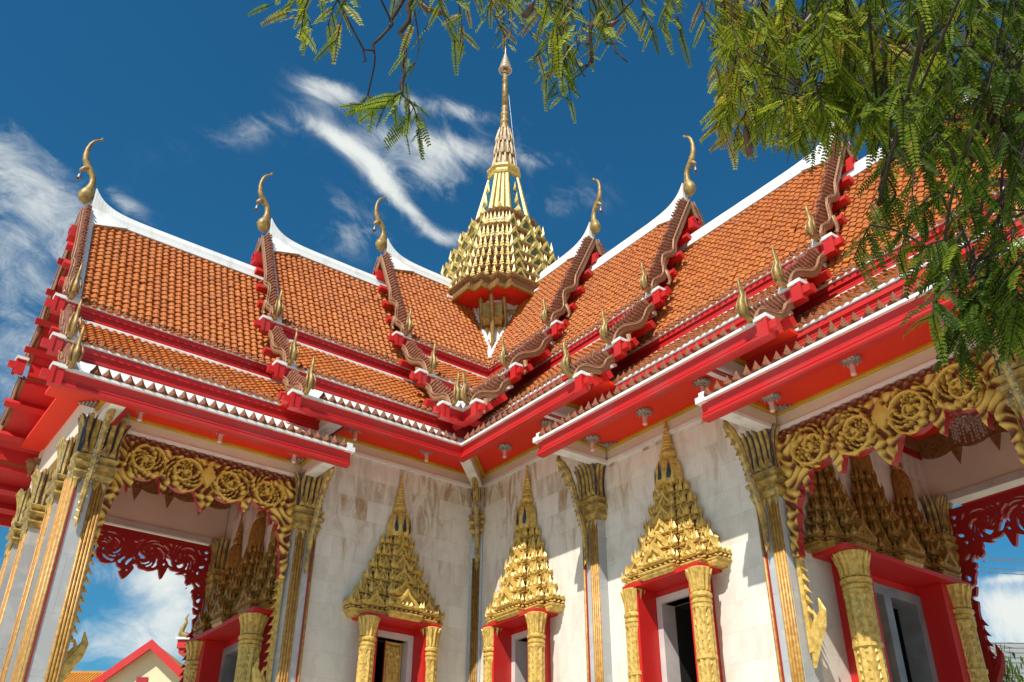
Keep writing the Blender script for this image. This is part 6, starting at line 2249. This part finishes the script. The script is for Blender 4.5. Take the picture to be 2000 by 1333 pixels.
def smooth_path(pts, n=6):
    pts = [np.array(p) for p in pts]
    pts = [2 * pts[0] - pts[1]] + pts + [2 * pts[-1] - pts[-2]]
    out = []
    for i in range(1, len(pts) - 2):
        for t in np.linspace(0, 1, n, endpoint=False):
            a, b, c, d = pts[i - 1:i + 3]
            out.append(.5 * ((2 * b) + (-a + c) * t + (2 * a - 5 * b + 4 * c - d) * t * t + (-a + 3 * b - 3 * c + d) * t ** 3))
    out.append(pts[-2])
    return np.array(out)


limb_pts = []
for pts, r0, r1 in LIMBS:
    sp_ = smooth_path(pts)
    sp_[1:-1] += rng.normal(0, .012, (len(sp_) - 2, 3))
    limb_pts.append(sp_)
    mb = MB()
    mb.tube(sp_, np.linspace(r0, r1, len(sp_)) * (1 + .12 * np.sin(np.arange(len(sp_)) * 1.9)), 8)
    mb.build('limb', M['bark'], tree, smooth=True)
limb_all = np.concatenate(limb_pts)

NP = 13          # leaflet pairs
ss = np.linspace(.10, 1.0, NP)
shape = np.sin(np.clip(ss * 1.05 + .12, 0, 1.1) / 1.1 * math.pi * .92) ** .45
leaf_o, leaf_d, leaf_len, leaf_r = [], [], [], []
tw_mb = MB()
for row in TW:
    a, b = np.array(row[:3]), np.array(row[3:6])
    n, lt = int(row[6]), row[7]
    # join the twig to the nearest limb
    k = np.argmin(np.linalg.norm(limb_all - a, axis=1))
    q = limb_all[k]
    dist = np.linalg.norm(q - a)
    L = np.linalg.norm(b - a)
    side = rng.normal(0, .08, 3) * L
    path = smooth_path([a, (a + b) / 2 + side + [0, 0, .06 * L], b], 5)
    if dist > .03:
        midp = (q + a) / 2 + [0, 0, .10 * dist] + rng.normal(0, .05 * dist, 3)
        conn = smooth_path([q, midp, a], 5)
        tw_mb.tube(conn, np.linspace(.004 + .003 * min(dist, 1), .004, len(conn)), 5)
    tw_mb.tube(path, np.linspace(.0045, .0018, len(path)), 4)
    tdir = (b - a) / L
    for i in range(n):
        t = (i + .6) / n
        p = path[min(int(t * (len(path) - 1)), len(path) - 1)] * 1.0
        x = t * (len(path) - 1); j = min(int(x), len(path) - 2)
        p = path[j] * (1 - (x - j)) + path[j + 1] * (x - j)
        rnd = rng.normal(0, 1, 3)
        lat = rnd - tdir * (rnd @ tdir)
        lat /= np.linalg.norm(lat)
        d = tdir * .45 + lat * .75 + np.array([0, 0, -.45])
        leaf_o.append(p); leaf_d.append(d / np.linalg.norm(d)); leaf_len.append(rng.uniform(.085, .14) * rng.choice([.75, 1, 1.1]))
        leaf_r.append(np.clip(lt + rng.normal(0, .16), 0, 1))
tw_mb.build('twigs', M['bark'], tree, smooth=True)
O, D, LL, RR = map(np.array, (leaf_o, leaf_d, leaf_len, leaf_r))
K = len(O)
upv = np.tile([0, 0, 1.0], (K, 1)) + rng.normal(0, .35, (K, 3))
LAT = np.cross(D, upv); LAT /= np.linalg.norm(LAT, axis=1)[:, None]
NRM = np.cross(LAT, D)


def axis_pt(s):
    return O + (LL * s)[:, None] * D + np.outer(LL * s * s * .28, [0, 0, -1.0])


V, Fa, rn = [], [], []
base = 0
for i, s in enumerate(ss):
    c = axis_pt(s)
    tang = axis_pt(min(s + .05, 1.05)) - axis_pt(s - .05)
    tang /= np.linalg.norm(tang, axis=1)[:, None]
    for sg in (-1, 1):
        l = (LL * .18 * shape[i])[:, None]
        wv = (LL * .038)[:, None]
        out = sg * LAT * .93 + tang * .30 - NRM * (.16 + rng.normal(0, .12, K))[:, None]
        p0 = c - tang * wv * .5
        p1 = c + out * l * .55 + tang * -wv
        p2 = c + out * l
        p3 = c + out * l * .6 + tang * wv
        p4 = c + tang * wv * .7
        V.append(np.stack([p0, p1, p2, p3, p4], 1).reshape(-1, 3))
        f = np.arange(K)[:, None] * 5 + np.arange(5)[None, :] + base
        Fa.append(f)
        base += K * 5
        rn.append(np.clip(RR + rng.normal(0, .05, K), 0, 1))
mb = MB()
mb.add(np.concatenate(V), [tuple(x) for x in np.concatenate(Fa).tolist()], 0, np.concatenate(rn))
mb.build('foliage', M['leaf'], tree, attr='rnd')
mb = MB()
for k in range(K):
    pts = [axis for axis in (O[k], O[k] + LL[k] * .5 * D[k] + [0, 0, -LL[k] * .07], O[k] + LL[k] * D[k] + [0, 0, -LL[k] * .28])]
    mb.tube(pts, [.0022, .0018, .001], 3)
mb.build('leaf_stalks', M['leaf'], tree, attr='rnd')
for p in PODS:
    p = np.array(p)
    mb = MB()
    a = rng.uniform(0, 6.28)
    h_ = np.array([math.cos(a), math.sin(a), 0])
    mb.tube([p, p + h_ * .02 + [0, 0, -.03], p + h_ * .05 + [0, 0, -.06], p + h_ * .10 + [0, 0, -.075], p + h_ * .14 + [0, 0, -.06]], [.006, .014, .017, .015, .005], 7)
    mb.build('seed_pod', M['pod'], tree, smooth=True)

# small broad leaved tree beyond the right porch
M['leaf2'] = leaf_mat('broad leaf', [(0, (0.06, 0.12, 0.02)), (1, (0.16, 0.22, 0.04))], 0.3)
st = thing('small_tree', 'small sparse leafy tree beside the grey shingle roof at the far right', 'tree', (-12.1, 1.95, GZ))
mb = MB()
c0 = np.array([-12.1, 1.95, 0])
mb.tube([c0 + [0, 0, GZ], c0 + [.05, .02, 2.0], c0 + [0, 0, 4.0]], [.09, .07, .04], 7)
mb.build('trunk', M['bark'], st, smooth=True)
mb = MB(); lf = MB()
for i in range(34):
    a = rng.uniform(0, 6.28)
    r = rng.uniform(.1, .75)
    z = rng.uniform(3.9, 5.25)
    tip = c0 + np.array([math.cos(a) * r, math.sin(a) * r, z])
    s0_ = c0 + np.array([0, 0, rng.uniform(3.0, 3.95)])
    pth = smooth_path([s0_, (s0_ + tip) / 2 + [math.cos(a) * .1, math.sin(a) * .1, 0], tip], 4)
    mb.tube(pth, np.linspace(.018, .005, len(pth)), 4)
    for j in range(12):
        q = pth[int(rng.integers(len(pth) // 3, len(pth)))] + rng.normal(0, .07, 3)
        nrm = rng.normal(0, 1, 3); nrm /= np.linalg.norm(nrm)
        sd_ = np.cross(nrm, [0, 0, 1.0]); sd_ /= np.linalg.norm(sd_) + 1e-6
        upq = np.cross(sd_, nrm) * -1 + [0, 0, -.3]
        w_, h2 = rng.uniform(.05, .075), rng.uniform(.12, .18)
        pts = [q, q + sd_ * w_ * .5 + upq * h2 * .35, q + upq * h2, q - sd_ * w_ * .5 + upq * h2 * .35]
        lf.add(pts, [(0, 1, 2, 3)], 0, rng.uniform(0, 1))
mb.build('branches', M['bark'], st)
lf.build('foliage', M['leaf2'], st, attr='rnd')
